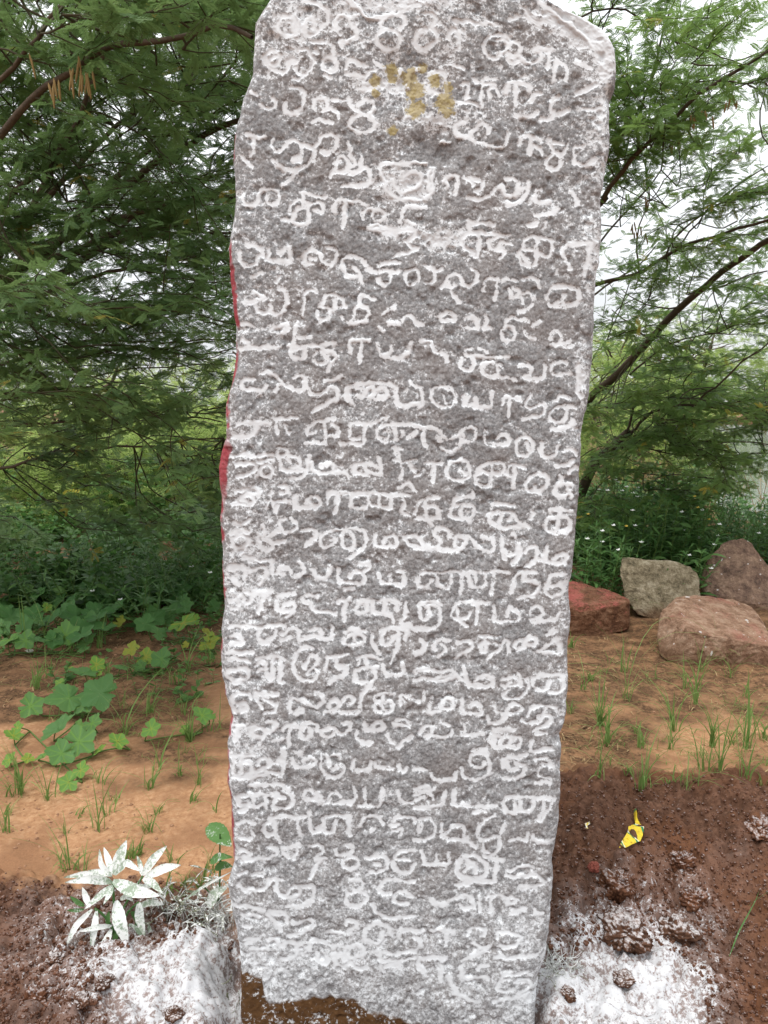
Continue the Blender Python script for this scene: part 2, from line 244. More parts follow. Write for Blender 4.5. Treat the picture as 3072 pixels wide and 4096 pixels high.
(860,1800): """14 5 22 4 32 6 40 3 48 4;18 22 26 20 33 17 34 13 28 10 18 12;43 12 38 13 37 18 40 22 45 23 48 20 48 14 43 12;36 10 42 9 48 8;52 2 54 12 55 17 66 17 76 17 77 10 78 5;62 10 58 6 64 4 70 7 70 14 64 14;76 17 72 22 62 24;80 11 80 18 88 19 100 19 110 20 110 22;88 14 90 12 98 11 99 17;136 6 138 20;136 14 128 12 116 12 115 20 124 20 136 20;124 12 126 18;150 0 153 8;148 9 158 10 166 9;154 10 156 16 153 23;166 18 162 16 162 12
16 45 24 45 32 45 32 38 26 36 22 40 26 43;30 32 36 32 37 37;18 34 26 32;47 34 45 40 48 42 56 42 62 43;43 48 44 43;48 48 49 42;54 30 60 30 61 36 55 36;50 52 52 46;66 39 66 47 68 48 78 48 86 47 87 43 84 39 78 40 76 44;93 44 94 35 100 36 108 36;102 37 101 45 99 53;124 37 116 37 112 41 112 47 116 49 124 48 128 44 127 39;112 37 126 36 140 37 154 37 162 37;128 37 128 46 136 47 146 48 146 38;137 38 137 46;155 38 158 46 154 52 160 54;152 32 156 28 162 28 166 33
16 61 22 62 29 58;14 68 22 67 28 68;22 71 15 72 13 77 16 82 24 82 28 78 27 73 22 71;40 62 42 70 36 74;36 74 38 82 44 84 48 80 46 75 40 74;44 72 52 68 56 66;59 58 54 58 53 64 57 68 64 68 68 64 67 59 63 57;48 78 58 76;72 68 80 66 85 68 82 74 74 80;86 74 90 69 100 66 110 68;86 74 87 80 94 81 100 78 100 74 96 74;104 74 108 66 116 65 124 67 126 74 124 81 118 86 112 89;105 76 106 82 112 83 116 80 116 74 111 68;133 70 133 79 142 81 151 80 151 74 146 70 141 73 140 78;158 72 160 78 166 80;157 72 164 71
24 88 34 92 46 92 48 96 47 103;12 97 22 96""",
(1660,1800): """0 22 5 20 7 16;8 12 15 11 22 12;15 12 15 20 15 26;36 9 29 10 26 16 27 22 32 26 40 26 46 22 46 14 42 9 36 9;36 18 42 20;52 18 58 12 66 10 73 11 74 16 72 20 64 20 55 18;64 12 64 24 62 30 56 31 51 28 50 22 54 19;76 20 78 13 86 13 91 14;83 14 82 24 81 31;92 28 96 21 104 20 110 22 109 30 106 34 99 35 93 33 92 28;100 30 100 34;118 13 126 12 131 9;128 18 130 14 136 16;121 27 122 22;122 28 116 31 116 37 121 39 127 38 127 31;124 28 130 29;127 34 130 40
2 46 4 42 10 40 19 40;2 46 0 52;8 42 9 50 9 57 16 58 20 56 20 48 14 46 8 47;9 57 14 62;2 56 8 58;32 46 32 40 40 40 48 39;48 34 48 40;30 48 38 46 48 46 50 52 47 57 38 57 30 56 29 50 30 48;38 47 39 56;42 57 46 60;64 48 65 45 74 45 82 46;62 54 66 52 76 51 82 52 84 58 88 62 94 64;62 54 62 60 68 64 78 65 94 64;72 54 70 60;78 58 80 54;97 52 96 58;112 53 112 49 122 50 130 51;120 50 120 56;118 56 110 57 107 62 110 67 118 69 128 67 130 60 126 56 118 56;118 58 118 66
0 71 6 74 5 80 12 82 20 80 22 76 16 70 17 66 22 65 28 66 30 72;0 82 10 82;20 82 28 84 36 84 40 80 45 76 42 72 36 72 33 78 36 82;34 72 42 71 48 74 52 80 56 84 62 85 66 80 65 74 60 72 56 73;82 70 84 73;72 74 72 82 76 87 84 86 87 78;88 80 86 90 80 94;73 84 74 90;92 84 96 80 101 79 102 86 100 92 92 96;109 80 108 88 107 92 116 94 125 93 126 88 124 85 118 86 114 90;104 92 112 93""",
(860,2250): """12 6 20 4 24 5;20 4 26 9 34 6 42 5 43 10 40 14 38 20;14 14 18 18;26 8 24 14;51 10 54 5 60 4 63 8 62 11 70 12 74 8 74 4 70 0;53 8 56 11;82 10 84 14 92 14 95 8 96 4;80 6 83 12;102 6 102 16 110 17 122 17 124 11 121 8 114 8 112 12;122 8 128 5 129 1 120 1;136 10 137 17 148 18 157 19 158 6 153 8;145 10 145 17
12 33 18 31 20 36 16 40 12 38;21 28 24 34 28 34 32 28 29 25 24 25;30 26 42 26 48 24;40 28 38 36 36 41;52 28 60 26 66 27;51 32 50 38 55 41 64 40 68 36 64 34 58 34 56 38;66 40 60 45;72 30 74 34 80 34 80 40 90 41 100 43;76 28 84 29;102 34 102 32 112 31;108 32 107 40 107 48;108 22 114 22;124 33 118 34 117 41 121 43 127 40 126 33;118 33 130 32 142 32 154 33;131 34 131 42 138 43 146 43 148 49;140 34 140 42;150 40 152 33;158 32 158 44 154 50 162 52
12 54 24 53 36 54 50 52 58 52;36 56 36 64 44 64 50 62 50 56;13 62 20 60 24 66 14 68;56 60 60 56 68 54 70 60 70 64;54 64 62 62;38 66 44 67;80 56 84 54 88 56 88 61 80 62 75 61;72 64 82 62 96 64 98 54;108 58 109 56 116 56 124 56;116 56 116 66;114 60 107 61 106 66 111 69 120 69 124 65 122 60 114 60;131 59 129 64 131 70 136 75;138 56 146 54 160 54 166 55;140 57 137 62 138 67 144 68 148 62;152 58 152 68 149 75 146 82;148 62 152 58;158 64 160 56
10 75 20 74 32 74;12 80 22 79 28 82;18 88 12 88 10 94 14 98 22 98 28 95 28 88 22 86 18 88;34 84 38 81 44 84 42 89 36 90;35 79 46 78 57 80;48 80 48 90 48 96;54 82 54 92 52 98 56 99;44 92 46 97;81 71 74 71 68 76 65 84 67 92 72 97 80 98 86 94 86 90 80 88 76 92;76 82 78 78 83 77 86 81 84 86 80 88;80 76 74 86;92 88 93 79 100 78 111 77;101 79 100 86 108 86 110 90 106 95 96 97 94 100
118 84 120 78 130 78 138 80;124 80 126 88;122 87 116 90 115 96 120 100 126 99;130 88 134 92 132 98 128 103;120 88 134 88;140 86 142 94 150 94 156 92 156 84""",
(1660,2250): """8 8 16 8 28 8 44 9;8 8 3 12 2 18 6 21 12 20 13 14;17 9 18 18 23 21 29 20 30 10;40 10 38 20 38 26;45 8 46 20 52 21 58 20 59 10;46 8 60 8 78 8;66 9 65 18 63 25;50 10 50 16;80 24 82 14 86 8 94 8 100 8;90 8 90 16 98 16 103 18 102 26 94 28 85 30;110 17 111 11 118 9 124 10;110 20 120 17 126 17;109 18 109 26 114 28 122 26 124 22 120 18
6 34 12 32 22 34;4 33 3 42 6 47 12 45 12 38 8 36;12 36 20 36 22 42 20 50 14 55 0 54;52 34 40 33 32 34 30 40 29 45 35 47 44 46 45 40;34 36 36 46;48 34 62 34;52 36 51 44 50 50;38 48 42 52;66 37 66 43 64 48 76 49 86 48 86 42 82 38 77 38 76 44;96 44 95 39 100 36 106 38 107 43 102 47 98 48;96 48 106 49 118 48 120 42;112 58 116 56
4 64 8 66 8 74 0 75;16 72 14 68 20 64 28 64;22 68 26 72 20 78;36 66 42 64 48 66 46 72 38 76 34 80;54 60 62 61 69 61;58 62 58 74 54 74 54 66 60 66;66 66 72 68 68 72 60 79;72 66 74 62 77 64;77 64 77 74;83 69 84 64 92 64 90 70 84 73;92 64 96 60 101 64 100 69 94 68;102 74 112 68 118 62 120 70 120 76 110 75 102 74;110 60 116 58;120 64 122 76
0 90 10 88 22 90 32 90 34 94 24 95 10 96 0 97;40 88 42 96 44 103;50 98 54 94 62 94 66 98 64 103;44 102 54 101;72 96 80 94 86 96 88 102;78 98 74 103;98 98 100 94 110 93 122 94 124 100;92 96 94 103""",
(860,2700): """14 24 14 18 20 14 28 15 30 19;13 26 16 31 22 30 27 26 24 22 20 24;34 16 36 22 40 26;34 15 46 16 52 15;40 18 46 22 52 24 50 30 42 30;62 30 61 24 64 20 70 20 76 22 80 26 86 26 90 22 90 16 84 14;68 28 74 26 73 30 66 31;94 26 95 21 101 20 104 24 100 29 92 31;106 22 107 17 113 17 115 21 110 24;104 30 114 30 121 30 120 22 122 18;122 16 128 8 132 4;136 22 133 22 132 16 140 15 148 16;140 15 140 22;140 22 132 24 132 29 140 31 147 29 148 23 140 22;139 24 139 30;154 24 153 18 158 16 164 20;154 18 158 22
14 43 24 42;18 43 19 50 17 55;30 48 32 43 37 42 42 45 42 50 36 52 30 50 30 48;42 46 48 46 51 42 50 38;44 38 50 38;56 46 57 42 63 41 69 42;63 42 61 50 62 58;50 54 58 52;72 44 74 40 80 39 86 40 84 46;76 43 71 46 72 52 77 53 80 48 78 44;88 46 94 43 99 44 102 49 106 50 112 46 113 39;88 46 90 51 95 52 98 48;106 40 112 38;124 46 124 38 122 46 130 46 139 45 140 38 132 38 131 46;118 48 118 53 124 57 131 56;148 40 160 42;152 36 158 36 162 40;142 50 148 56;152 60 156 54 164 50
14 68 22 67 32 66;16 70 15 80 18 83 22 80 22 74 22 68;24 72 30 72 31 80 25 82;16 84 30 84 44 82;36 74 37 70 43 69 46 74 40 78 34 80;46 72 53 72 57 62;56 64 56 76 54 84;42 80 54 82;68 64 72 66;64 70 66 77 74 77 82 74 84 72;74 72 76 68 82 70;88 66 88 74 90 80 94 84 101 85 108 81 108 74 103 75 98 78;94 68 95 74;97 66 103 65 104 70;115 70 114 79 120 79 128 79 129 72;132 72 133 77 148 77;152 74 155 80 158 80 160 76
30 92 46 91 56 92""",
(1660,2700): """34 2 44 6 46 9 56 9 64 8 66 3 62 0 55 2;0 4 10 3 22 5 32 3;72 8 82 8 88 6 86 0;94 2 93 10 90 16 84 19 76 19 73 16 78 11;98 2 98 10 102 13 110 11 112 4;112 14 120 14 124 8 124 2;0 22 6 22 9 18 8 14;15 17 14 23 10 29 14 32 20 30;22 26 24 20 30 20 33 24 30 28 22 27;38 22 38 30 46 32 56 31 55 24 48 24 46 28;40 30 39 20;66 24 66 30 70 32 80 32 88 30 88 24 80 24 76 30 72 34;60 34 60 39 66 41 72 38 76 34;94 34 96 26 104 24 108 26 106 34 100 40 92 40 89 36;108 26 116 26;102 34 112 32 114 36 108 42 98 46
4 48 4 43 9 41 14 43 14 50 8 51;14 50 22 52 28 50 31 46;24 40 28 42;39 49 48 49 57 49;42 46 41 42;66 48 68 45 74 46 82 46;66 46 66 56;74 51 64 51 62 56 66 60 76 60 86 58 88 53 82 51 74 51;72 52 71 58;78 58 80 52;98 54 95 60 98 64 104 61 114 61;100 48 108 48
48 62 52 62 58 62 60 66;46 66 44 72 48 77 55 76 58 72;46 66 52 64 60 66 63 74 61 82 54 87 46 87 40 84 38 76;76 70 76 76 78 80 84 78;78 69 86 68 92 66;74 72 72 76;84 74 92 76 91 82 84 86 74 87;100 70 110 68 112 73;104 76 102 82 106 86 112 86;106 74 114 76;14 80 15 87 24 87 33 86 34 80;0 78 10 78;0 93 8 92 12 94 16 103;0 98 8 96;100 90 112 90""",
(860,3150): """16 8 28 6 40 6 52 6;18 10 20 15 26 15 34 16 40 14;32 8 32 15;42 8 42 16;20 20 26 18;48 16 50 8 57 8;57 2 62 4 66 10 64 15 56 18 50 17;74 8 76 2 82 3 84 8 80 10;76 10 86 10 92 10 96 6 102 4 104 8;86 12 90 14 97 10;84 4 88 8;100 14 108 12 115 13 117 6 116 0;120 15 125 14 124 0;125 15 138 15 139 0;152 2 152 9 156 13 164 12
18 30 26 28 32 30;30 36 32 40;22 42 30 42;40 36 42 29 48 27 50 34 48 39 42 40 40 36;44 26 56 24 64 25;50 40 54 46;64 26 74 25;69 27 69 34 71 40;78 26 79 34 82 38 88 37 89 32 85 34;89 26 91 37 98 38 101 28;90 25 100 24 111 24;111 25 110 32 112 40;78 20 78 24;124 25 130 23 136 25 140 30;120 32 123 26;133 34 130 37;148 28 152 24 160 24 166 26;146 32 152 30;148 36 156 34 154 40
22 52 28 52 30 56 22 58;44 50 50 52 53 56 46 59 36 59 22 60;18 58 30 60;56 52 64 50 69 49;67 52 66 60;58 56 62 58;78 50 84 48 90 49 90 54 84 58 82 62 92 61;88 62 83 68 79 75;100 52 101 56 106 57 113 55 114 50 109 49;112 58 106 62 106 67 112 69 118 67 119 61 112 58;125 60 130 57 138 57 143 60 143 66 138 70 128 71;132 64 136 64;150 60 150 55 158 53 166 52;148 62 148 68 154 71 162 70 166 64;150 60 160 60
20 72 26 70;32 72 40 72;20 80 24 86 34 86 42 84 44 78;52 78 50 84 54 90 60 90 62 84 68 82 72 86 70 92 62 92;66 82 80 82;82 83 81 90 78 96 70 100 60 99;48 76 56 78;113 78 118 76 123 78 122 84 114 85;118 86 110 88 108 94 112 98 120 98 126 94 126 88 118 86;136 84 140 77 148 77 158 78 166 78;136 84 138 88 146 88;148 94 150 88 156 87 164 90;148 94 152 97 160 96;131 97 134 103;12 100 24 99 36 101""",
(1660,3150): """24 4 23 16 12 16 0 16;32 3 31 14 34 15 46 15 58 16 68 16;0 2 10 4 16 2;2 10 8 8;73 12 76 8 86 8 98 9 108 9 116 10;74 14 75 20 82 22 88 18 88 12;82 12 84 18;98 10 97 20 88 20;106 12 108 18 102 26;114 12 112 18 104 28;48 21 58 20;0 28 8 25 14 27 17 34 14 42 8 44 0 44;4 30 4 36;22 30 22 40 28 43 36 44 44 42;22 40 28 36 32 32 38 32 42 36 40 42;36 44 46 46 50 50;54 32 52 40 54 46;66 24 60 26 56 30;74 32 72 38 66 42 56 44;70 42 70 48 68 54 62 58;56 46 56 54 60 54
78 44 86 42 93 44 93 38;98 40 98 45 108 47 116 44;6 52 8 64 18 64 28 64 29 54;17 54 18 62;40 58 48 57 54 60 60 66 59 74 52 77 42 76 36 72 35 64 40 58;44 62 50 66 50 72;42 70 46 64;68 58 68 70 66 79 54 78 42 80 34 81;58 58 74 62;80 70 86 67 94 66 98 68;76 74 86 75 96 73 104 74 107 80 98 84 88 84
14 94 18 98 26 98 30 94 36 92 44 90 48 94 49 100;38 98 40 102 46 100;54 92 54 103;64 92 63 103;60 92 70 91 78 94 76 99 84 95;80 92 86 94""",
(860,3596): """12 8 22 7 32 9 40 10;60 7 70 8 76 6 81 2;22 14 30 14 36 16;46 11 54 12 60 14 60 20;24 24 30 24;44 14 48 18 54 26;64 20 70 22 74 18 80 18 82 22 78 27 70 29 62 31;108 22 110 18 116 18 119 22 116 26 110 28;94 29 104 30 114 30;124 28 124 24 130 21 138 21 144 24 146 30;124 30 127 36 133 38 138 34 139 28;131 4 132 9 138 14 148 16 158 15 166 13;152 32 154 27 160 25 166 26
26 38 30 36;44 38 46 34 51 34 52 38;30 43 44 43;26 34 36 34;55 40 58 36 66 37 72 38;69 38 69 48 60 50 54 50;78 44 79 36 86 35 92 38;84 48 86 54 93 54 94 50;98 42 101 39 110 40 118 39 124 40 123 50;108 42 108 50;98 48 108 48 122 48;99 50 100 55 106 57 112 53;114 54 120 58 124 58;130 45 138 44 146 46;137 46 136 52;138 52 152 52 166 49;150 46 160 44 166 43;137 56 140 60;142 56 154 54""",
(1660,3596): """80 12 92 9;100 12 106 13;0 26 8 27;0 32 5 34 4 40 0 44;14 26 24 26 32 28;26 30 26 38;44 29 46 25 52 24 58 26 58 30;48 37 54 39 62 40;62 40 52 44 40 51;68 32 68 28 78 28 86 30 90 34 82 39 70 38;68 48 80 49 90 47 100 46;4 50 14 48 26 49;4 50 3 56 8 60;22 56 22 66;52 58 54 54 60 55;36 63 44 66 54 64 60 65;38 58 40 62;28 64 30 72 36 80 44 84 54 85;72 66 74 60 80 62;78 66 70 68 68 73 74 77 82 76;82 68 92 68 98 72 92 77 84 80;66 84 78 83 92 81;84 62 92 60""",
}

# ------------------------------------------------------------------ the inscribed slab
Y0 = 1.70
LEFT = [(-80,1250),(-60,1130),(-30,1085),(0,1064),(40,1040),(82,1016),(145,1011),(215,1008),(285,1002),(330,985),(386,963),(482,941),(570,929),(643,924),(720,932),(797,937),(850,930),(908,919),(996,907),(1060,911),(1141,919),(1238,929),(1358,938),(1456,933),(1543,921),(1620,899),(1690,897),(1750,899),(1780,890),(1810,878),(1872,869),(1930,872),(1993,880),(2080,872),(2152,879),(2234,882),(2322,881),(2395,889),(2460,887),(2530,879),(2612,875),(2698,879),(2747,889),(2790,895),(2840,910),(2878,919),(2930,908),(2990,903),(3057,908),(3134,903),(3198,917),(3343,923),(3463,933),(3510,922),(3550,906),(3625,912),(3731,932),(3800,948),(3885,958),(4078,959),(4300,960)]
RIGHT = [(-80,1960),(-50,2080),(-20,2160),(0,2206),(29,2272),(63,2351),(106,2423),(145,2448),(183,2463),(280,2476),(337,2473),(380,2461),(424,2451),(482,2446),(570,2450),(640,2440),(720,2427),(797,2415),(884,2416),(960,2413),(1045,2408),(1080,2400),(1117,2391),(1237,2387),(1382,2383),(1446,2379),(1557,2365),(1639,2353),(1711,2338),(1832,2331),(1969,2322),(2113,2313),(2258,2297),(2300,2293),(2346,2281),(2467,2289),(2563,2282),(2720,2281),(2869,2271),(2920,2256),(2951,2247),(3038,2248),(3182,2250),(3319,2236),(3406,2226),(3439,2216),(3536,2218),(3644,2212),(3813,2195),(3909,2172),(3972,2153),(4096,2143),(4300,2135)]
lp = np.array(LEFT, float); rpz = np.array(RIGHT, float)
NR, NC = 1340, 460
py = np.linspace(-78, 4290, NR); Lx = np.interp(py, lp[:, 0], lp[:, 1]); Rx = np.interp(py, rpz[:, 0], rpz[:, 1])
Lx += 5 * (fbm(py / 45, py * 0 + 3.3, 61, 3) - 0.5) * 2; Rx += 5 * (fbm(py / 45, py * 0 + 7.3, 62, 3) - 0.5) * 2
u = np.linspace(0, 1, NC); PX = Lx[:, None] + (Rx - Lx)[:, None] * u[None]; PY = np.repeat(py[:, None], NC, 1)
# distance to the traced strokes, on a grid of 2 photo pixels
GX0, GY0, GS = 840, -90, 2.0; GW, GH = 830, 2230
D = np.full((GH, GW), 60.0, np.float32)
for (tx, ty), txt in STROKES.items():
    for st in txt.replace('\n', ';').split(';'):
        a = np.array(st.split(), float).reshape(-1, 2) * 4.822 + (tx, ty)
        if len(a) > 2:                      # round the chisel path
            d_ = np.concatenate([[0], np.cumsum(np.linalg.norm(np.diff(a, axis=0), axis=1) + 1e-6)]); s_ = np.linspace(0, d_[-1], max(4, int(d_[-1] / 7)))
            q = np.stack([np.interp(s_, d_, a[:, k]) for k in (0, 1)], 1)
            for _ in range(2): q[1:-1] = 0.25 * q[:-2] + 0.5 * q[1:-1] + 0.25 * q[2:]
            a = q
        for p, q in zip(a[:-1], a[1:]):
            x0 = int((min(p[0], q[0]) - 44 - GX0) / GS); x1 = int((max(p[0], q[0]) + 44 - GX0) / GS) + 1
            y0 = int((min(p[1], q[1]) - 44 - GY0) / GS); y1 = int((max(p[1], q[1]) + 44 - GY0) / GS) + 1
            x0 = max(0, x0); y0 = max(0, y0); x1 = min(GW, x1); y1 = min(GH, y1)
            if x1 <= x0 or y1 <= y0: continue
            X_, Y_ = np.meshgrid(np.arange(x0, x1) * GS + GX0, np.arange(y0, y1) * GS + GY0)
            e = q - p; l2 = (e ** 2).sum() + 1e-6; t_ = np.clip(((X_ - p[0]) * e[0] + (Y_ - p[1]) * e[1]) / l2, 0, 1)
            dd = np.hypot(X_ - p[0] - t_ * e[0], Y_ - p[1] - t_ * e[1]); D[y0:y1, x0:x1] = np.minimum(D[y0:y1, x0:x1], dd)
wx = PX + 9 * (fbm(PX / 26, PY / 26, 31, 3) - 0.5) * 2; wy = PY + 9 * (fbm(PX / 26, PY / 26, 41, 3) - 0.5) * 2
wx += 2 * (vn(PX / 9, PY / 9, 35) - 0.5) * 2; wy += 2 * (vn(PX / 9, PY / 9, 45) - 0.5) * 2
gx = np.clip((wx - GX0) / GS, 0, GW - 2); gy = np.clip((wy - GY0) / GS, 0, GH - 2); ix = gx.astype(int); iy = gy.astype(int); fx = gx - ix; fy = gy - iy
dist = (D[iy, ix] * (1 - fx) + D[iy, ix + 1] * fx) * (1 - fy) + (D[iy + 1, ix] * (1 - fx) + D[iy + 1, ix + 1] * fx) * fy
hw = 7.5 + 3.5 * (fbm(PX / 60, PY / 60, 51, 2) - 0.5) * 2
worn = 1 - 0.45 * sst(3350, 3900, PY)        # the lowest lines are shallower
carve = sst(hw + 4, hw - 2, dist) * worn
groove = sst(hw + 5, hw - 3, dist)
# relief of the face
n_big = fbm(PX / 330, PY / 330, 1, 3); n_mid = fbm(PX / 75, PY / 75, 5, 3); n_fin = fbm(PX / 22, PY / 22, 9, 3, 0.6); n_tny = vn(PX / 8.5, PY / 8.5, 15)
fwd = 0.016 * (n_big - 0.5) + 0.008 * (n_mid - 0.5) + 0.0036 * (n_fin - 0.5) + 0.0013 * (n_tny - 0.5)
fwd += 0.004 * np.maximum(0, fbm(PX / 40, PY / 40, 21, 2) - 0.62) * -6
for (cx, cy, r, dp) in ((1730, 590, 100, 0.014), (1500, 10, 120, 0.012), (1610, 340, 120, 0.008), (2460, 380, 45, 0.02), (2235, 2950, 30, 0.012), (1500, 1360, 150, 0.006), (1700, 760, 130, 0.006), (1000, 3880, 60, 0.004), (2300, 140, 110, 0.010)):
    d2 = ((PX - cx) ** 2 + (PY - cy) ** 2) / r ** 2; fwd -= dp * np.exp(-d2 * 1.6)
fine_k = 1 - 0.85 * groove
fwd = 0.016 * (n_big - 0.5) + (fwd - 0.016 * (n_big - 0.5)) * fine_k - 0.0013 * carve
# rounded arris; top rounds too
mpp = Y0 / FPX * 1.0
eL = (PX - Lx[:, None]) * mpp; eR = (Rx[:, None] - PX) * mpp; eT = (PY + 78) * mpp
def rounding(e, r): return np.where(e < r, r - np.sqrt(np.maximum(0, r * r - (r - np.clip(e, 0, r)) ** 2)), 0)
rl = (0.018 + 0.012 * vn(PY / 120, PY * 0 + 2, 71)); rr = 0.016 + 0.012 * vn(PY / 100, PY * 0 + 5, 72)
fwd -= rounding(eL, rl) + rounding(eR, rr) + rounding(eT, 0.03 + 0 * eT)
# red paint strip down the left arris: width in photo pixels by height
rw = np.interp(py, [900, 960, 1100, 1250, 1400, 1500, 1560, 1650, 1760, 1790, 1850, 1930, 2000, 2100, 2300, 2500, 2650, 2720, 2900, 3050, 3150, 3350, 3450, 3560], [0, 14, 26, 26, 18, 14, 4, 22, 26, 44, 46, 42, 26, 22, 22, 18, 10, 4, 14, 10, 10, 16, 12, 0])
rp0 = np.interp(py, [500, 560, 640, 700, 800, 950], [0, 10, 10, 0, 0, 0])
redk = sst(0.36, 0.58, fbm(PX / 30 + 3, PY / 55, 85, 3)); redk = np.maximum(redk, np.exp(-((PY - 1890) / 110) ** 2))
red = redk * np.clip((np.maximum(rw, rp0)[:, None] + 16 * (fbm(PX / 18, PY / 30, 81, 3) - 0.5) - (PX - Lx[:, None])) / 6, 0, 1)
# loose powder that lies outside the letters
ue = (PX - Lx[:, None])
base = 0.265 + 0.05 * sst(420, 20, ue) * sst(700, 1300, PY) + 0.10 * sst(3350, 3850, PY) + 0.08 * sst(500, 0, PY)
base += 0.10 * (fbm(PX / 160, PY / 160, 91, 3) - 0.5) * 2
def pblob(cx, cy, rx, ry, a):
    global base
    base = base + a * np.exp(-(((PX - cx) / rx) ** 2 + ((PY - cy) / ry) ** 2))
for b_ in ((2380, 130, 130, 60, 0.5), (2250, 60, 120, 40, 0.4), (2420, 250, 50, 130, 0.45), (2400, 560, 60, 160, 0.22), (2380, 1000, 60, 160, 0.2), (1580, 340, 160, 60, 0.35), (1720, 470, 160, 60, 0.25), (1640, 740, 150, 80, 0.32), (1600, 20, 250, 30, 0.35), (1800, 120, 150, 40, 0.2), (1180, 100, 130, 60, 0.22), (1100, 210, 200, 40, 0.15), (1780, 960, 90, 60, 0.35), (1560, 930, 150, 40, 0.25), (2330, 1500, 30, 120, 0.35), (1000, 2000, 90, 400, 0.08), (980, 2550, 120, 350, 0.07), (960, 3000, 80, 250, 0.1), (2250, 2650, 30, 300, 0.14), (1450, 1000, 120, 50, -0.1), (2100, 1250, 160, 180, -0.10), (1900, 800, 200, 60, -0.05), (1750, 1750, 300, 60, -0.12), (1500, 2800, 300, 60, -0.02), (1400, 950, 100, 60, -0.05), (1870, 600, 120, 60, -0.1), (1750, 600, 60, 40, -0.35), (1800, 3060, 150, 60, -0.15), (2465, 370, 18, 60, -0.5)):
    pblob(*b_)
low = (0.5 - n_fin) * 0.7 + (0.5 - n_tny) * 0.25 + (0.5 - n_mid) * 0.35
base = base + low * 0.6
lich = np.zeros_like(PX)
for (cx, cy, r) in ((1500, 320, 28), (1568, 270, 32), (1570, 305, 22), (1640, 300, 40), (1660, 360, 45), (1665, 430, 45), (1780, 410, 45), (1790, 350, 25), (1790, 445, 30), (1740, 320, 30), (1570, 520, 25), (1500, 370, 20), (1690, 270, 25), (2010, 100, 1)):
    lich = np.maximum(lich, np.exp(-((PX - cx) ** 2 + (PY - cy) ** 2) / r ** 2))
lich *= 0.55 + 0.9 * (fbm(PX / 14, PY / 14, 95, 3))
mudline = np.interp(PX, [900, 958, 1045, 1060, 1075, 1200, 1300, 1420, 1480, 1560, 1650, 1800, 2200], [3880, 3885, 3910, 3985, 4010, 3990, 3985, 3995, 4050, 4060, 4085, 4110, 4130])
dirt = np.clip((PY + 34 * (fbm(PX / 30, PY / 14, 97, 4) - 0.5) - mudline) / 14, 0, 1)
dirt = np.maximum(dirt, np.exp(-(((PX - 2165) / 14) ** 2 + ((PY - 3925) / 26) ** 2) * 1.5) * 0.9)
# world positions of the face, then sides and back to a ring per row
Z_ = (2048 - PY) / FPX; t_ = Y0 / (CT + Z_ * ST)
FX = t_ * (PX - 1536) / FPX; FZ = H + t_ * (-ST + Z_ * CT); FY = Y0 - fwd
NSD, NB = 16, 12; TK = 0.24
sv = np.linspace(0, 1, NSD + 2)[1:-1]
def side(ci, sgn, seed):
    x0 = FX[:, ci][:, None]; y0 = FY[:, ci][:, None]; z0 = FZ[:, ci][:, None]; s = sv[None]
    bulge = 0.030 * np.sin(np.pi * s) * (0.35 + fbm(FZ[:, ci][:, None] * 5, s * 2, seed, 3)) - 0.02 * s
    bulge = np.where(bulge > 0, bulge * 0.15, bulge)
    yy = y0 + (Y0 + TK - y0) * s
    return x0 + sgn * bulge + 0.006 * (fbm(z0 * 25, yy * 25, seed + 3, 3) - 0.5), yy, z0 + 0 * s
rx_, ry_, rz_ = side(NC - 1, 1, 201); lx_, ly_, lz_ = side(0, -1, 211)
bu = np.linspace(0, 1, NB)[None]
bx = FX[:, -1][:, None] * (1 - bu) + FX[:, 0][:, None] * bu; byy = Y0 + TK + 0.03 * np.sin(np.pi * bu) + 0.03 * (fbm(bu * 4, FZ[:, :1] * 4, 221, 3) - 0.5); bz = FZ[:, :1] + 0 * bu
RX = np.concatenate([FX, rx_, bx, lx_[:, ::-1]], 1); RY = np.concatenate([FY, ry_, byy + 0 * bx, ly_[:, ::-1]], 1); RZ = np.concatenate([FZ, rz_, bz, lz_[:, ::-1]], 1)
RY[:, NC:] = np.maximum(RY[:, NC:], FY.min()); K = RX.shape[1]
ext = lambda a, v: np.concatenate([a, np.full((NR, K - NC), v)], 1)
redx = ext(red, 0.0); redx[:, -NSD:] = np.clip(np.maximum(rw, rp0)[:, None] / 12, 0, 1) * (0.25 + 0.65 * redk[:, :1])
basex = ext(base, 0.22); basex[:, -NSD:] = 0.1
i = np.arange(NR - 1)[:, None] * K; j = np.arange(K)[None]; k2 = (j + 1) % K
F = np.stack([i + j, i + K + j, i + K + k2, i + k2], -1).reshape(-1, 4)
mb = MB(); V = np.stack([RX, RY, RZ], -1).reshape(-1, 3); mb.add(V, F)
ct = V[:K].mean(0); cb = V[-K:].mean(0); jj = np.arange(K)
mb.v.append(np.array([ct, cb])); mb.r.append(np.array([.5, .5])); nv = mb.n; mb.n += 2
mb.t.append(np.stack([np.full(K, nv), jj, (jj + 1) % K], 1)); mb.t.append(np.stack([np.full(K, nv + 1), (NR - 1) * K + (jj + 1) % K, (NR - 1) * K + jj], 1))
m, t, b = M('powdered_granite')
g_, b0, rd, dt, lc = (attr(t, k) for k in ('groove', 'base', 'red', 'dirt', 'lichen'))
nA = noise(t, 125, 6, 0.68); nB = noise(t, 280, 4, 0.7); nC = noise(t, 12, 4, 0.6)
gran = ramp(t, noise(t, 170, 6, 0.75), [(0.28, (0.085, 0.084, 0.086)), (0.45, (0.205, 0.203, 0.206)), (0.6, (0.325, 0.322, 0.325)), (0.78, (0.5, 0.495, 0.495))])
gran = mixc(t, step(t, nC, 0.42, 0.66), gran, mixc(t, 0.28, gran, (0.25, 0.20, 0.175)))
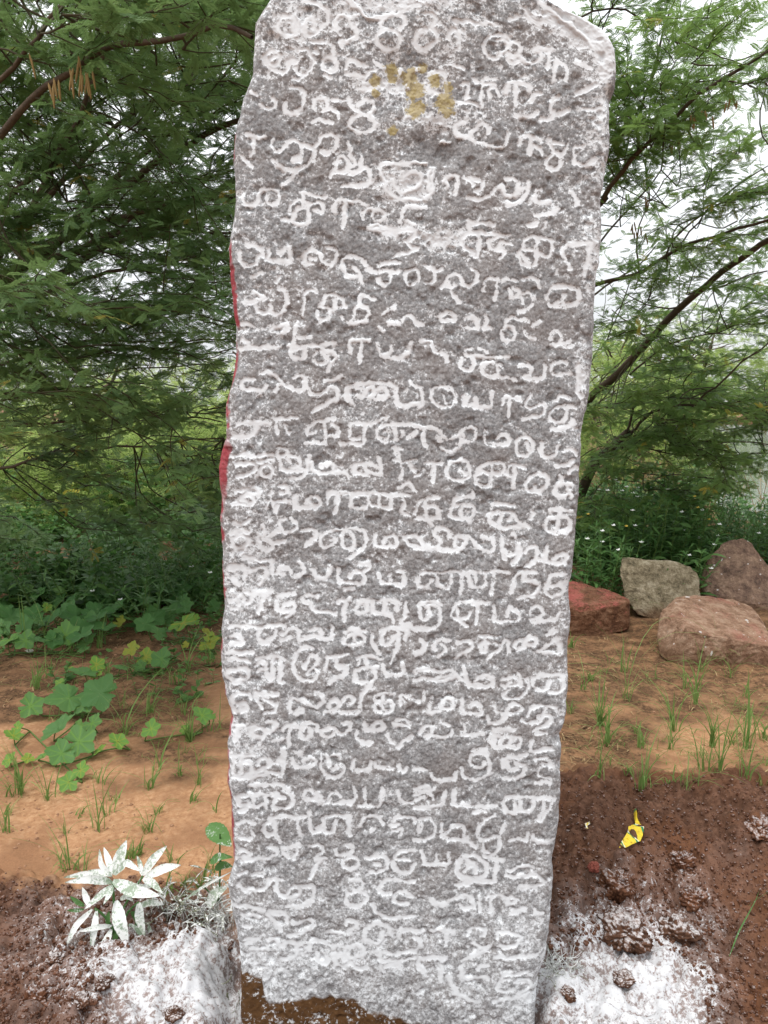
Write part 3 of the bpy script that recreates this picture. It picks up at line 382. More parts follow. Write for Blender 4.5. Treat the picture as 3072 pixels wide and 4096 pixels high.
v = math_(t, 'ADD', math_(t, 'ADD', math_(t, 'MULTIPLY', g_, 0.46), b0), math_(t, 'MULTIPLY', math_(t, 'SUBTRACT', nA, 0.5), 1.35))
v = math_(t, 'ADD', v, math_(t, 'MULTIPLY', math_(t, 'SUBTRACT', nB, 0.5), 0.9))
p = math_(t, 'MULTIPLY', step(t, v, 0.37, 0.51), math_(t, 'MAXIMUM', 0.86, g_))
p = math_(t, 'MAXIMUM', p, math_(t, 'MULTIPLY', step(t, v, 0.1, 0.5), attr(t, 'film')))     # a thin film of dust over everything
c = mixc(t, p, gran, POWDER)
lic = mixc(t, noise(t, 120, 4), (0.30, 0.22, 0.07), (0.42, 0.34, 0.13))
c = mixc(t, math_(t, 'MULTIPLY', step(t, math_(t, 'ADD', lc, math_(t, 'MULTIPLY', math_(t, 'SUBTRACT', nA, 0.5), 1.6)), 0.4, 0.62), 0.8), c, lic)
redc = mixc(t, noise(t, 70, 5), (0.20, 0.035, 0.045), (0.44, 0.085, 0.095))
c = mixc(t, math_(t, 'MULTIPLY', rd, step(t, math_(t, 'ADD', nA, math_(t, 'MULTIPLY', nB, 0.4)), 0.45, 0.68), clamp=True), c, mixc(t, math_(t, 'MULTIPLY', step(t, nB, 0.55, 0.75), 0.5), redc, POWDER))
c = mixc(t, math_(t, 'MULTIPLY', math_(t, 'MULTIPLY', rd, 0.55), 1.0), c, redc)
mud = mixc(t, noise(t, 60, 5), (0.045, 0.022, 0.01), (0.15, 0.075, 0.03))
wsp = math_(t, 'MULTIPLY', step(t, math_(t, 'ADD', nA, math_(t, 'MULTIPLY', noise(t, 25, 4), 0.6)), 0.86, 1.0), 0.9)
c = mixc(t, math_(t, 'MULTIPLY', dt, math_(t, 'SUBTRACT', 1.0, wsp)), c, mud)
t.links.new(c, b.inputs['Base Color']); b.inputs['Roughness'].default_value = 0.92; b.inputs['Specular IOR Level'].default_value = 0.12
rough_amt = math_(t, 'ADD', math_(t, 'MULTIPLY', noise(t, 230, 5, 0.7), math_(t, 'SUBTRACT', 1.0, math_(t, 'MULTIPLY', p, 0.75))), math_(t, 'MULTIPLY', p, 0.35))
bump(t, b, rough_amt, 0.5, 0.003)
at = {k: np.concatenate([a.ravel(), [0, 0]]) for k, a in (('film', ext(0.18 + 0.16 * sst(1500, 2800, PY) + 0.14 * sst(3300, 3700, PY), 0.1)), ('groove', ext(groove, 0)), ('base', basex), ('red', redx), ('dirt', ext(dirt, 0)), ('lichen', ext(lich, 0)))}
slab = mb.build('inscription_slab', m, attrs=at)
tag(slab, 'tall grey granite slab carved with rows of old Tamil letters rubbed with white powder', 'inscribed stone')

# ------------------------------------------------------------------ ground, one graded sheet out to the horizon
def graded(lo, hi, fine, far_lo, far_hi, g=1.09):
    c = list(np.arange(lo, hi, fine)); s = fine; x = c[-1]
    while x < far_hi: s = min(s * g, 40); x += s; c.append(x)
    s = fine; x = c[0]; a = []
    while x > far_lo: s = min(s * g, 40); x -= s; a.append(x)
    return np.array(a[::-1] + c)
gxs = graded(-1.45, 1.75, 0.0065, -300, 300); gys = graded(1.35, 3.15, 0.0065, -60, 420, 1.045)
XX, YY = np.meshgrid(gxs, gys)
def dug_mask(x, y):
    yb = 2.27 + (2.93 - 2.27) * sst(-0.1, 0.4, x) - 0.16 * sst(-0.9, -0.4, x) * sst(0.3, -0.3, x)
    n = 0.26 * (fbm(x * 5, y * 5, 301, 3) - 0.5) + 0.16 * (fbm(x * 30, y * 30, 305, 3) - 0.5)
    return sst(0.09, -0.09, y - yb + n) * sst(-4.0, -3.5, x) * sst(4.2, 3.7, x)
def base_h(x, y):
    d = dug_mask(x, y)
    z = 0.05 * (fbm(x * 0.9, y * 0.9, 311, 3) - 0.5) + 0.018 * (fbm(x * 6, y * 6, 315, 3) - 0.5)
    z = z + d * (0.045 * (fbm(x * 4, y * 4, 321, 4) - 0.4))
    z = z + 0.10 * np.exp(-(((x - 1.15) / 0.75) ** 4 + ((y - 2.48) / 0.36) ** 4)) * (0.7 + 0.6 * fbm(x * 3, y * 3, 325, 3))
    z = z + 0.05 * np.exp(-(((x - 0.62) / 0.16) ** 2 + ((y - 2.35) / 0.3) ** 2))
    z = z + 0.04 * np.exp(-(((x + 0.75) / 0.5) ** 2 + ((y - 1.75) / 0.25) ** 2))
    z = z - 0.13 * sst(0.42, 0.36, np.abs(x + 0.0)) * sst(1.80, 1.70, y)          # the pit the slab stands in
    z = z - 0.11 * np.exp(-(((x + 0.395) / 0.045) ** 2 + ((y - 1.84) / 0.14) ** 2))
    z = z - 0.42 * sst(9.5, 13, y) * sst(70, 60, y)                                 # bank down to the pond
    return z
PW = [(300, 3700, .38, .26), (350, 4000, .3, .22), (700, 3850, .2, .25), (880, 4080, .15, .95), (760, 4020, .15, .5), (640, 3960, .2, .45), (560, 4080, .2, .3), (900, 3640, .06, .9), (860, 3560, .05, .6), (820, 3800, .12, .55), (330, 3620, .2, .28), (250, 3850, .22, .22), (480, 3800, .14, .2), (880, 3730, .05, .7),
      (2480, 4080, .20, .9), (2330, 4060, .13, .9), (2250, 3960, .09, .8), (2640, 4090, .13, .8), (2560, 3900, .16, .7), (2700, 3960, .12, .45), (2720, 3800, .15, .38), (2300, 3760, .12, .45), (2480, 3700, .15, .36), (2700, 3640, .16, .25), (2860, 3700, .15, .2), (2980, 3550, .12, .3), (2550, 3500, .2, .14)]
def powder(x, y):
    s = 0
    for (px_, py_, r, a) in PW:
        g = gp(px_, py_); s = s + a * np.exp(-((x - g[0]) ** 2 + (y - g[1]) ** 2) / (r * r))
    return 0.72 * np.tanh(s * 0.8)
ZZ = base_h(XX, YY); DUG = dug_mask(XX, YY); POW = powder(XX, YY)
lumps = np.zeros_like(ZZ); G2 = np.random.default_rng(33)
for i in range(17000):
    cx = G2.uniform(-1.5, 1.8); cy = G2.uniform(1.3, 3.1); r = 0.006 + 0.032 * G2.random() ** 5
    if G2.random() > float(dug_mask(np.array(cx), np.array(cy))): continue
    x0, x1 = np.searchsorted(gxs, [cx - r * 1.5, cx + r * 1.5]); y0, y1 = np.searchsorted(gys, [cy - r * 1.5, cy + r * 1.5])
    if x1 - x0 < 2 or y1 - y0 < 2: continue
    a, b_ = XX[y0:y1, x0:x1] - cx, YY[y0:y1, x0:x1] - cy
    d = np.hypot(a * G2.uniform(.75, 1.25), b_ * G2.uniform(.75, 1.25)) * (0.7 + 0.6 * vn(a / r * 1.7 + i * 3.1, b_ / r * 1.7 + i, 331))
    h = np.sqrt(np.maximum(0, r * r - d * d)) * G2.uniform(.8, 1.3)
    lumps[y0:y1, x0:x1] = np.maximum(lumps[y0:y1, x0:x1], h)
soft = sst(0.4, 0.85, POW)
GR = 0.034 * (fbm(XX * 45, YY * 45, 341, 3, .6) - 0.5) + 0.006 * (vn(XX * 110, YY * 110, 345) - 0.5)
GR = GR + 0.05 * (fbm(XX * 11, YY * 11, 343, 2) - 0.5) * DUG
ZZ = ZZ + lumps * (1 - 0.2 * soft) + DUG * GR + (1 - DUG) * 0.008 * (fbm(XX * 28, YY * 28, 347, 3) - 0.5) * sst(8, 4, YY)
ZZ += soft * (0.000 + 0.014 * fbm(XX * 42, YY * 42, 351, 3))
POW = POW + 4.0 * np.clip(lumps - 0.012, -0.01, 0.02) * (POW > 0.06) * sst(0, .3, POW)
def gh(x, y):
    xi = np.clip(np.searchsorted(gxs, x) - 1, 0, len(gxs) - 2); yi = np.clip(np.searchsorted(gys, y) - 1, 0, len(gys) - 2)
    fx = (x - gxs[xi]) / (gxs[xi + 1] - gxs[xi]); fy = (y - gys[yi]) / (gys[yi + 1] - gys[yi])
    return (ZZ[yi, xi] * (1 - fx) + ZZ[yi, xi + 1] * fx) * (1 - fy) + (ZZ[yi + 1, xi] * (1 - fx) + ZZ[yi + 1, xi + 1] * fx) * fy
def gat(px_, py_):                      # the ground point the photo shows at a pixel
    X = (px_ - 1536) / FPX; Z = (2048 - py_) / FPX; d = np.array([X, CT + Z * ST, -ST + Z * CT]); f = gp(px_, py_)[1] / d[1]
    t = f * np.linspace(.78, 1.12, 130); q = t[:, None] * d + (0, 0, H); e = q[:, 2] - gh(q[:, 0], q[:, 1]); k = int(np.argmax(e < 0))
    if k == 0: return q[-1]
    a = e[k - 1] / (e[k - 1] - e[k]); p = q[k - 1] * (1 - a) + q[k] * a; p[2] = float(gh(p[0], p[1])); return p
ny, nx = ZZ.shape
i = np.arange(ny - 1)[:, None] * nx; j = np.arange(nx - 1)[None]
F = np.stack([i + j, i + j + 1, i + nx + j + 1, i + nx + j], -1).reshape(-1, 4)
mb = MB(); mb.add(np.stack([XX, YY, ZZ], -1).reshape(-1, 3), F)
m, t, b = M('red_earth')
dg, pw, lit = attr(t, 'dug'), attr(t, 'powder'), attr(t, 'litter')
n1 = noise(t, 3.5, 5, .6); n2 = noise(t, 45, 6, .7); n3 = noise(t, 160, 5, .7)
sand = ramp(t, n2, [(0.25, (0.23, 0.112, 0.057)), (0.5, (0.41, 0.225, 0.118)), (0.75, (0.55, 0.35, 0.205))])
sand = mixc(t, step(t, n1, 0.4, 0.66), sand, mixc(t, n3, (0.15, 0.075, 0.04), (0.38, 0.2, 0.105)))
litc = ramp(t, noise(t, 75, 6, .75), [(0.3, (0.028, 0.016, 0.010)), (0.5, (0.10, 0.055, 0.03)), (0.72, (0.24, 0.14, 0.07))])
lm = math_(t, 'MULTIPLY', lit, step(t, math_(t, 'ADD', math_(t, 'MULTIPLY', n2, 0.5), math_(t, 'MULTIPLY', noise(t, 9, 4), 0.6)), 0.42, 0.62))
c = mixc(t, math_(t, 'ADD', math_(t, 'MULTIPLY', lit, 0.3), math_(t, 'MULTIPLY', lm, 0.7), clamp=True), sand, litc)
dirt_ = ramp(t, n2, [(0.25, (0.045, 0.022, 0.013)), (0.5, (0.105, 0.053, 0.033)), (0.78, (0.2, 0.108, 0.07))])
dirt_ = mixc(t, step(t, n1, 0.4, 0.65), dirt_, mixc(t, n3, (0.08, 0.035, 0.017), (0.2, 0.088, 0.045)))
c = mixc(t, dg, c, dirt_)
vv = math_(t, 'ADD', pw, math_(t, 'ADD', math_(t, 'MULTIPLY', math_(t, 'SUBTRACT', noise(t, 60, 8, .75), 0.5), 1.9), math_(t, 'MULTIPLY', math_(t, 'SUBTRACT', n3, 0.5), 0.9)))
c = mixc(t, math_(t, 'MULTIPLY', step(t, vv, 0.42, 0.72), step(t, pw, 0.04, 0.16)), c, (0.60, 0.605, 0.615))
c = mixc(t, math_(t, 'MULTIPLY', step(t, pw, 0.05, 0.9), 0.34), c, (0.56, 0.545, 0.555))
t.links.new(c, b.inputs['Base Color']); b.inputs['Roughness'].default_value = 0.95; b.inputs['Specular IOR Level'].default_value = 0.1
bump(t, b, math_(t, 'ADD', n2, math_(t, 'MULTIPLY', n3, 0.6)), 0.55, 0.006)
litter = np.clip(1.0 * sst(.36, .52, fbm(XX * 1.3 + 5, YY * 1.9, 381, 4, .6)) * sst(2.2, 3.2, YY) + sst(3.3, 5.0, YY + 1.0 * (fbm(XX * 1.5, YY * 1.5, 361, 3) - .5)) * sst(-0.1, -0.5, XX) + 0.8 * sst(3.4, 4.2, YY + 0.9 * (fbm(XX * 2, YY * 2, 365, 3) - .5)) * sst(-0.2, 0.5, XX) + sst(6, 7.5, YY), 0, 1)
tag(mb.build('ground', m, attrs={'dug': DUG.ravel(), 'powder': POW.ravel(), 'litter': litter.ravel()}), kind='structure')
# the pond beyond the trees
mb = MB(); wxs = np.linspace(0.2, 160, 60); wys = np.linspace(11.5, 66, 60); A, B = np.meshgrid(wxs, wys); A = A + 5.0 + (B - 11.5) * 0.3
i = np.arange(59)[:, None] * 60; j = np.arange(59)[None]
mb.add(np.stack([A, B, 0 * A - 0.24], -1).reshape(-1, 3), np.stack([i + j, i + j + 1, i + 61 + j, i + 60 + j], -1).reshape(-1, 4))
m, t, b = M('pond_water'); b.inputs['Base Color'].default_value = (0.10, 0.12, 0.11, 1); b.inputs['Roughness'].default_value = 0.08; b.inputs['Specular IOR Level'].default_value = 0.6
bump(t, b, noise(t, 2.5, 3), 0.08, 0.05)
tag(mb.build('pond_water', m), kind='structure')

# ------------------------------------------------------------------ boulders
def boulder(name, pts, label, colours, seed, red=None, amp=0.016, cuts=5, specks=False):
    """pts: corner points; hull them, chip the arrises, roughen"""
    bm = bmesh.new(); c0 = np.mean(pts, 0); c0[2] = np.min(np.array(pts)[:, 2])
    for p in pts: bm.verts.new(np.asarray(p) - c0)
    r = bmesh.ops.convex_hull(bm, input=bm.verts)
    bmesh.ops.delete(bm, geom=[v for v in bm.verts if not v.link_faces], context='VERTS')
    bmesh.ops.dissolve_limit(bm, angle_limit=0.05, verts=bm.verts, edges=bm.edges)
    bmesh.ops.bevel(bm, geom=bm.edges[:], offset=0.006, segments=1, profile=0.5, affect='EDGES', clamp_overlap=True)
    bmesh.ops.triangulate(bm, faces=bm.faces)
    for _ in range(7):
        es = [e for e in bm.edges if e.calc_length() > 0.016]
        if not es: break
        bmesh.ops.subdivide_edges(bm, edges=es, cuts=1); bmesh.ops.triangulate(bm, faces=bm.faces)
    bm.normal_update(); sv_ = Vector((seed * 3.1, seed * 1.7, seed))
    new = []
    for v in bm.verts:
        p = v.co
        d = amp * 0.7 * (mnoise.noise(p * 6 + sv_)) + amp * 0.8 * (abs(mnoise.noise(p * 15 + sv_)) - 0.25) + amp * 0.45 * mnoise.noise(p * 45 + sv_)
        q = mnoise.cell(p * 9 + sv_) * amp * 0.5
        new.append(p + v.normal * (d + q * 0.6))
    for v, p in zip(bm.verts, new): v.co = p
    me = bpy.data.meshes.new(name); bm.to_mesh(me); bm.free()
    o = bpy.data.objects.new(name, me); COL.objects.link(o); o.location = c0
    m, t, b = M(name + '_stone'); n2_ = noise(t, 14, 6, .65); n3_ = noise(t, 90, 6, .7)
    c = ramp(t, math_(t, 'ADD', math_(t, 'MULTIPLY', n2_, .65), math_(t, 'MULTIPLY', n3_, .35)), [(0.36, colours[0]), (0.5, colours[1]), (0.64, colours[2])])
    if red is not None:
        geo = N(t, 'NewGeometry'); sx = N(t, 'SeparateXYZ'); t.links.new(geo.outputs['True Normal'], sx.inputs[0])
        up = step(t, math_(t, 'ADD', sx.outputs['Z'], math_(t, 'MULTIPLY', math_(t, 'SUBTRACT', noise(t, 9, 4), 0.5), 0.9)), red[0], red[0] + 0.25)
        c = mixc(t, math_(t, 'MULTIPLY', math_(t, 'MULTIPLY', up, step(t, math_(t, 'ADD', noise(t, red[2], 4), math_(t, 'MULTIPLY', math_(t, 'SUBTRACT', n3_, .5), .5)), red[3], red[3] + 0.2)), red[1]), c, mixc(t, n3_, (0.27, 0.055, 0.045), (0.48, 0.16, 0.13)))
    sz = N(t, 'SeparateXYZ'); t.links.new(N(t, 'TexCoord').outputs['Object'], sz.inputs[0])
    c = mixc(t, math_(t, 'MULTIPLY', step(t, math_(t, 'ADD', sz.outputs['Z'], math_(t, 'MULTIPLY', math_(t, 'SUBTRACT', noise(t, 8, 5, .7), .5), .22)), .17, .03), .8), c, mixc(t, n3_, (0.10, 0.055, 0.032), (0.22, 0.12, 0.065)))   # soil splashed up the foot
    if specks:
        c = mixc(t, math_(t, 'MULTIPLY', step(t, noise(t, 26, 2, .4), 0.70, 0.73), .8), c, (0.72, 0.7, 0.68))
    t.links.new(c, b.inputs['Base Color']); b.inputs['Roughness'].default_value = 0.9; b.inputs['Specular IOR Level'].default_value = 0.15
    bump(t, b, math_(t, 'ADD', math_(t, 'ADD', n3_, math_(t, 'MULTIPLY', noise(t, 220, 4), .6)), noise(t, 32, 6, .7)), 1.0, 0.012)
    me.materials.append(m)
    return tag(o, label, 'boulder')
def c7(x, y): return (2150 + x * .5558, 1900 + y * .5558)
def W7(x, y, d): return wp(*c7(x, y), d)
boulder('boulder', [W7(100, 960, 4.85), W7(380, 985, 4.84), W7(662, 912, 4.9), W7(100, 790, 5.3), W7(250, 765, 5.32), W7(380, 795, 5.3), W7(560, 850, 5.25), W7(655, 892, 5.15), W7(100, 1160, 4.86), W7(430, 1190, 4.85), W7(655, 1110, 4.9), W7(650, 1040, 5.3), W7(100, 1090, 5.35)],
        'brown boulder with red paint on its sloping top, close beside the slab', ((0.07, 0.03, 0.018), (0.16, 0.075, 0.04), (0.27, 0.15, 0.09)), 3, (0.40, 0.9, 5, 0.38), 0.013)
boulder('boulder', [W7(985, 905, 4.78), W7(1100, 1125, 4.3), W7(1400, 1180, 4.28), W7(1700, 1235, 4.28), W7(1010, 876, 4.95), W7(1180, 868, 5.0), W7(1400, 890, 5.0), W7(1548, 952, 4.92), W7(1640, 1080, 4.7), W7(897, 965, 4.74), W7(858, 1180, 4.55), W7(890, 1310, 4.42), W7(1050, 1390, 4.29), W7(1400, 1390, 4.28), W7(1720, 1385, 4.28), W7(1600, 1150, 4.95), W7(900, 1150, 5.0)],
        'pinkish boulder with a broad flat top, nearest of the boulders on the right', ((0.15, 0.08, 0.05), (0.33, 0.20, 0.13), (0.50, 0.35, 0.25)), 5, (0.5, 0.45, 4, 0.5), 0.013, specks=True)
boulder('boulder', [W7(610, 592, 5.5), W7(830, 630, 5.45), W7(1000, 622, 5.5), W7(1110, 665, 5.5), W7(1165, 730, 5.45), W7(590, 700, 5.4), W7(640, 900, 5.3), W7(720, 1010, 5.28), W7(870, 1050, 5.26), W7(1000, 1040, 5.28), W7(1165, 900, 5.4), W7(640, 640, 5.85), W7(1050, 660, 5.85), W7(700, 900, 5.95), W7(1100, 900, 5.95)],
        'pale grey green boulder standing behind the red painted one', ((0.08, 0.065, 0.04), (0.27, 0.22, 0.14), (0.46, 0.40, 0.29)), 8, None, 0.014)
boulder('boulder', [W7(1158, 765, 5.75), W7(1235, 590, 5.8), W7(1340, 490, 5.85), W7(1475, 452, 5.85), W7(1545, 500, 5.8), W7(1680, 690, 5.7), W7(1760, 800, 5.7), W7(1200, 860, 5.6), W7(1420, 880, 5.5), W7(1640, 1010, 5.5), W7(1760, 1010, 5.5), W7(1250, 950, 5.6), W7(1480, 500, 6.2), W7(1200, 800, 6.2), W7(1700, 800, 6.2), W7(1500, 1040, 5.5)],
        'tall brown pointed boulder at the right edge with white bird droppings', ((0.075, 0.05, 0.04), (0.22, 0.14, 0.10), (0.38, 0.26, 0.18)), 11, None, 0.014, specks=True)

# ------------------------------------------------------------------ thorn trees (bipinnate leaves)
def pinna(L, n, g, droop=0.12, lw=0.27, ll=0.175):
    v = []; f = []
    def q(a): f.append([len(v), len(v) + 1, len(v) + 2, len(v) + 3]); v.extend(a)
    rz = lambda s: -droop * L * s * s
    for s0, s1 in ((0, .5), (.5, 1)):
        q([(L * s0, -.0006, rz(s0)), (L * s1, -.0005, rz(s1)), (L * s1, .0005, rz(s1)), (L * s0, .0006, rz(s0))])
    for k in range(n):
        s = 0.08 + 0.92 * (k + .5) / n; l = L * ll * (0.55 + 0.6 * math.sin(math.pi * (0.12 + 0.8 * s))) * g.uniform(.85, 1.1)
        for sg in (-1, 1):
            a = math.radians(68 - 14 * s + g.uniform(-6, 6)); dx, dy = math.cos(a), math.sin(a) * sg
            wx_, wy_ = -dy * sg, dx * sg; wd = l * lw * 0.5 + L / n * 0.18; z = rz(s) - g.uniform(-.1, .25) * l
            b0 = np.array((L * s, 0, rz(s))); tip = np.array((L * s + dx * l, dy * l, z)); mid = b0 * .5 + tip * .5
            off = np.array((dy * sg, -dx * sg, 0)) * wd
            q([b0, mid - off, tip, mid + off])
    return np.array(v, float), np.array(f)
def leaf_template(npairs, L, n, seed):
    g = random.Random(seed); V = []; F = []; c = 0
    pet = 0.018
    V.append(np.array([(0, -.0007, 0), (pet, -.0006, .001), (pet, .0006, .001), (0, .0007, 0)])); F.append(np.array([[0, 1, 2, 3]])); c = 4
    for k in range(npairs):
        for sg in (-1, 1):
            pv, pf = pinna(L * g.uniform(.85, 1.05), n, g); a = math.radians(g.uniform(22, 48) + (28 if k < npairs - 1 else 0)) * sg; b_ = g.uniform(-.25, .15)
            x = pv[:, 0] * math.cos(b_) - pv[:, 2] * math.sin(b_); z = pv[:, 0] * math.sin(b_) + pv[:, 2] * math.cos(b_); y = pv[:, 1]
            tw = g.uniform(-.3, .3); y, z = y * math.cos(tw) - z * math.sin(tw), y * math.sin(tw) + z * math.cos(tw)
            X = x * math.cos(a) - y * math.sin(a) + pet * (0.5 + 0.5 * (k + 1) / npairs); Y = x * math.sin(a) + y * math.cos(a)
            V.append(np.stack([X, Y, z], 1)); F.append(pf + c); c += len(pv)
    return np.concatenate(V), np.concatenate(F)
FINE = [leaf_template(2, .072, 15, 1), leaf_template(1, .08, 16, 2), leaf_template(2, .066, 14, 3), leaf_template(1, .07, 14, 4)]
MEDI = [leaf_template(2, .075, 9, 5), leaf_template(1, .08, 10, 6), leaf_template(2, .07, 9, 7)]
FAR_ = [leaf_template(2, .12, 4, 8), leaf_template(1, .13, 5, 9), leaf_template(2, .11, 4, 10)]
class Tree:
    def __init__(s, seed, mul=1.0, thin=1.0): s.mul = mul; s.thin = thin; s.g = np.random.default_rng(seed); s.wood = MB(); s.twig = MB(); s.B = []; s.LP = []; s.LF = []; s.LS = []
    def branch(s, P, r0, r1, wig=0.012, n=6, keep=True):
        r0 *= s.thin; r1 *= s.thin; Q = resample(P, 0.09, wig, int(s.g.integers(1e6))); tube(s.wood, Q, np.linspace(r0, r1, len(Q)), n); 
        if keep: s.B.append((Q, np.linspace(r0, r1, len(Q))))
        return Q
    def twigrun(s, p, d, L, leaves=True, r=0.0028, up=0.0, node=0.045, dens=1.0, ls=1.0):
        g = s.g; n = max(3, int(L / 0.06)); pts = [p]; d = d / np.linalg.norm(d)
        for k in range(n):
            d = d + g.normal(0, .13, 3) + np.array((0, 0, up - 0.02 * k / n)); d /= np.linalg.norm(d); pts.append(pts[-1] + d * L / n)
        P = np.array(pts); tube(s.twig, P, np.linspace(r, r * .35, len(P)), 4)
        if leaves:
            m = int(L / node * dens)
            for k in range(m):
                t = 0.12 + 0.9 * (k + g.random()) / m; t = min(t, .999); i_ = int(t * n); f = t * n - i_; q = P[i_] * (1 - f) + P[i_ + 1] * f; dd = P[i_ + 1] - P[i_]; dd /= np.linalg.norm(dd)
                for _ in range(1 if g.random() < .55 else 2):
                    sd_ = np.cross(dd, (0, 0, 1)); sd_ /= np.linalg.norm(sd_) + 1e-6
                    f_ = dd * g.uniform(.1, .9) + sd_ * (1 if (k + _) % 2 else -1) * g.uniform(.4, 1.1) + np.array((0, 0, g.uniform(-.45, .35)))
                    s.LP.append(q); s.LF.append(f_); s.LS.append(g.uniform(.75, 1.2) * ls)
        return P
    def fill(s, n, box, fan, L=(.35, .8), maxd=1.3, ls=1.06, dens=1.0, flat=.45):
        """twigs in a volume (photo-bearing x0,x1,y0,y1 and depth d0,d1), each joined to the nearest limb"""
        allB = np.concatenate([b[0] for b in s.B]); g = s.g
        for _ in range(max(1, int(n * s.mul / 6))):
            p = wp(g.uniform(box[0], box[1]), g.uniform(box[2], box[3]), g.uniform(box[4], box[5]))
            if p[2] < 0.12: continue
            d = p - fan; d[2] *= flat; d /= np.linalg.norm(d); d = d + g.normal(0, .35, 3) * (1, 1, .5); d /= np.linalg.norm(d)
            k = np.argmin(((allB - p) ** 2).sum(1)); q = allB[k]; dis = np.linalg.norm(q - p)
            if dis < maxd and dis > .02:
                mid = (p + q) / 2 - d * dis * .15 + g.normal(0, .04, 3); tube(s.twig, resample([q, mid, p], .08, .006, int(g.integers(1e6))), [.005] , 4)
            Lm = g.uniform(.45, .85) * (L[1] / .8); ax = s.twigrun(p, d, Lm, r=.0045, ls=ls, dens=dens * .7); m = int(g.integers(5, 9)); up = np.array((0, 0, 1.)) + g.normal(0, .3, 3)
            for j in range(m):
                t = (j + .7) / m * .95; i_ = int(t * (len(ax) - 1)); dd = ax[i_ + 1] - ax[i_]; dd /= np.linalg.norm(dd); sd_ = np.cross(dd, up); sd_ /= np.linalg.norm(sd_) + 1e-6
                s.twigrun(ax[i_], dd * g.uniform(.5, 1.1) + sd_ * (1 if j % 2 else -1) * g.uniform(.6, 1.1) + g.normal(0, .12, 3), Lm * g.uniform(.3, .65) * (1.15 - .6 * t), ls=ls, dens=dens)
    def along(s, per_m, L=(.3, .7), t0=.25, ls=1.0, dens=1.0, which=None):
        g = s.g
        for bi, (Q, R) in enumerate(list(s.B)):
            if which is not None and bi not in which: continue
            LL = np.linalg.norm(np.diff(Q, axis=0), axis=1).sum()
            for _ in range(int(per_m * LL)):
                t = g.uniform(t0, 1); k = min(len(Q) - 2, int(t * (len(Q) - 1))); d = Q[k + 1] - Q[k]; d /= np.linalg.norm(d)
                s.twigrun(Q[k], d + g.normal(0, .6, 3) * (1, 1, .7), g.uniform(*L), ls=ls, dens=dens)
    def finish(s, name, loc, label, cat, group, templates, mat, near_y=None):
        o = thing(name, loc, label, cat, group); s.wood.build('trunk', MAT['bark'], o)
        tag(s.twig.build('twigs', MAT['twig'], o), kind='stuff')
        P = np.array(s.LP); Fw = np.array(s.LF); S = np.array(s.LS); Fw /= np.linalg.norm(Fw, axis=1)[:, None]
        up = np.array((0, 0, 1.0)) + s.g.normal(0, .38, (len(P), 3)); R = frames(Fw, up); mb = MB()
        clump = fbm(P[:, 0] * 2.2 + P[:, 1], P[:, 2] * 2.2 + P[:, 1] * .7, 401, 3)
        rv = np.clip(0.15 + 0.75 * clump + s.g.normal(0, .14, len(P)), 0, .93); yel = s.g.random(len(P)) < .012; rv[yel] = 1
        w_ = s.g.integers(0, len(templates), len(P))
        for k, (tv, tf) in enumerate(templates):
            q = w_ == k
            if q.any(): scatter(mb, tv, tf, P[q], R[q], S[q], rv[q])
        mb.build('crown', mat, o, smooth=False); s.o = o; print(name, 'leaves', len(P), 'faces', sum(len(x) for x in mb.q))
        return o
def tr(s, d0, d1):
    a = np.array(s.split(), float).reshape(-1, 2); dd = np.linspace(d0, d1, len(a)); return np.array([wp(x, y, d) for (x, y), d in zip(a, dd)])
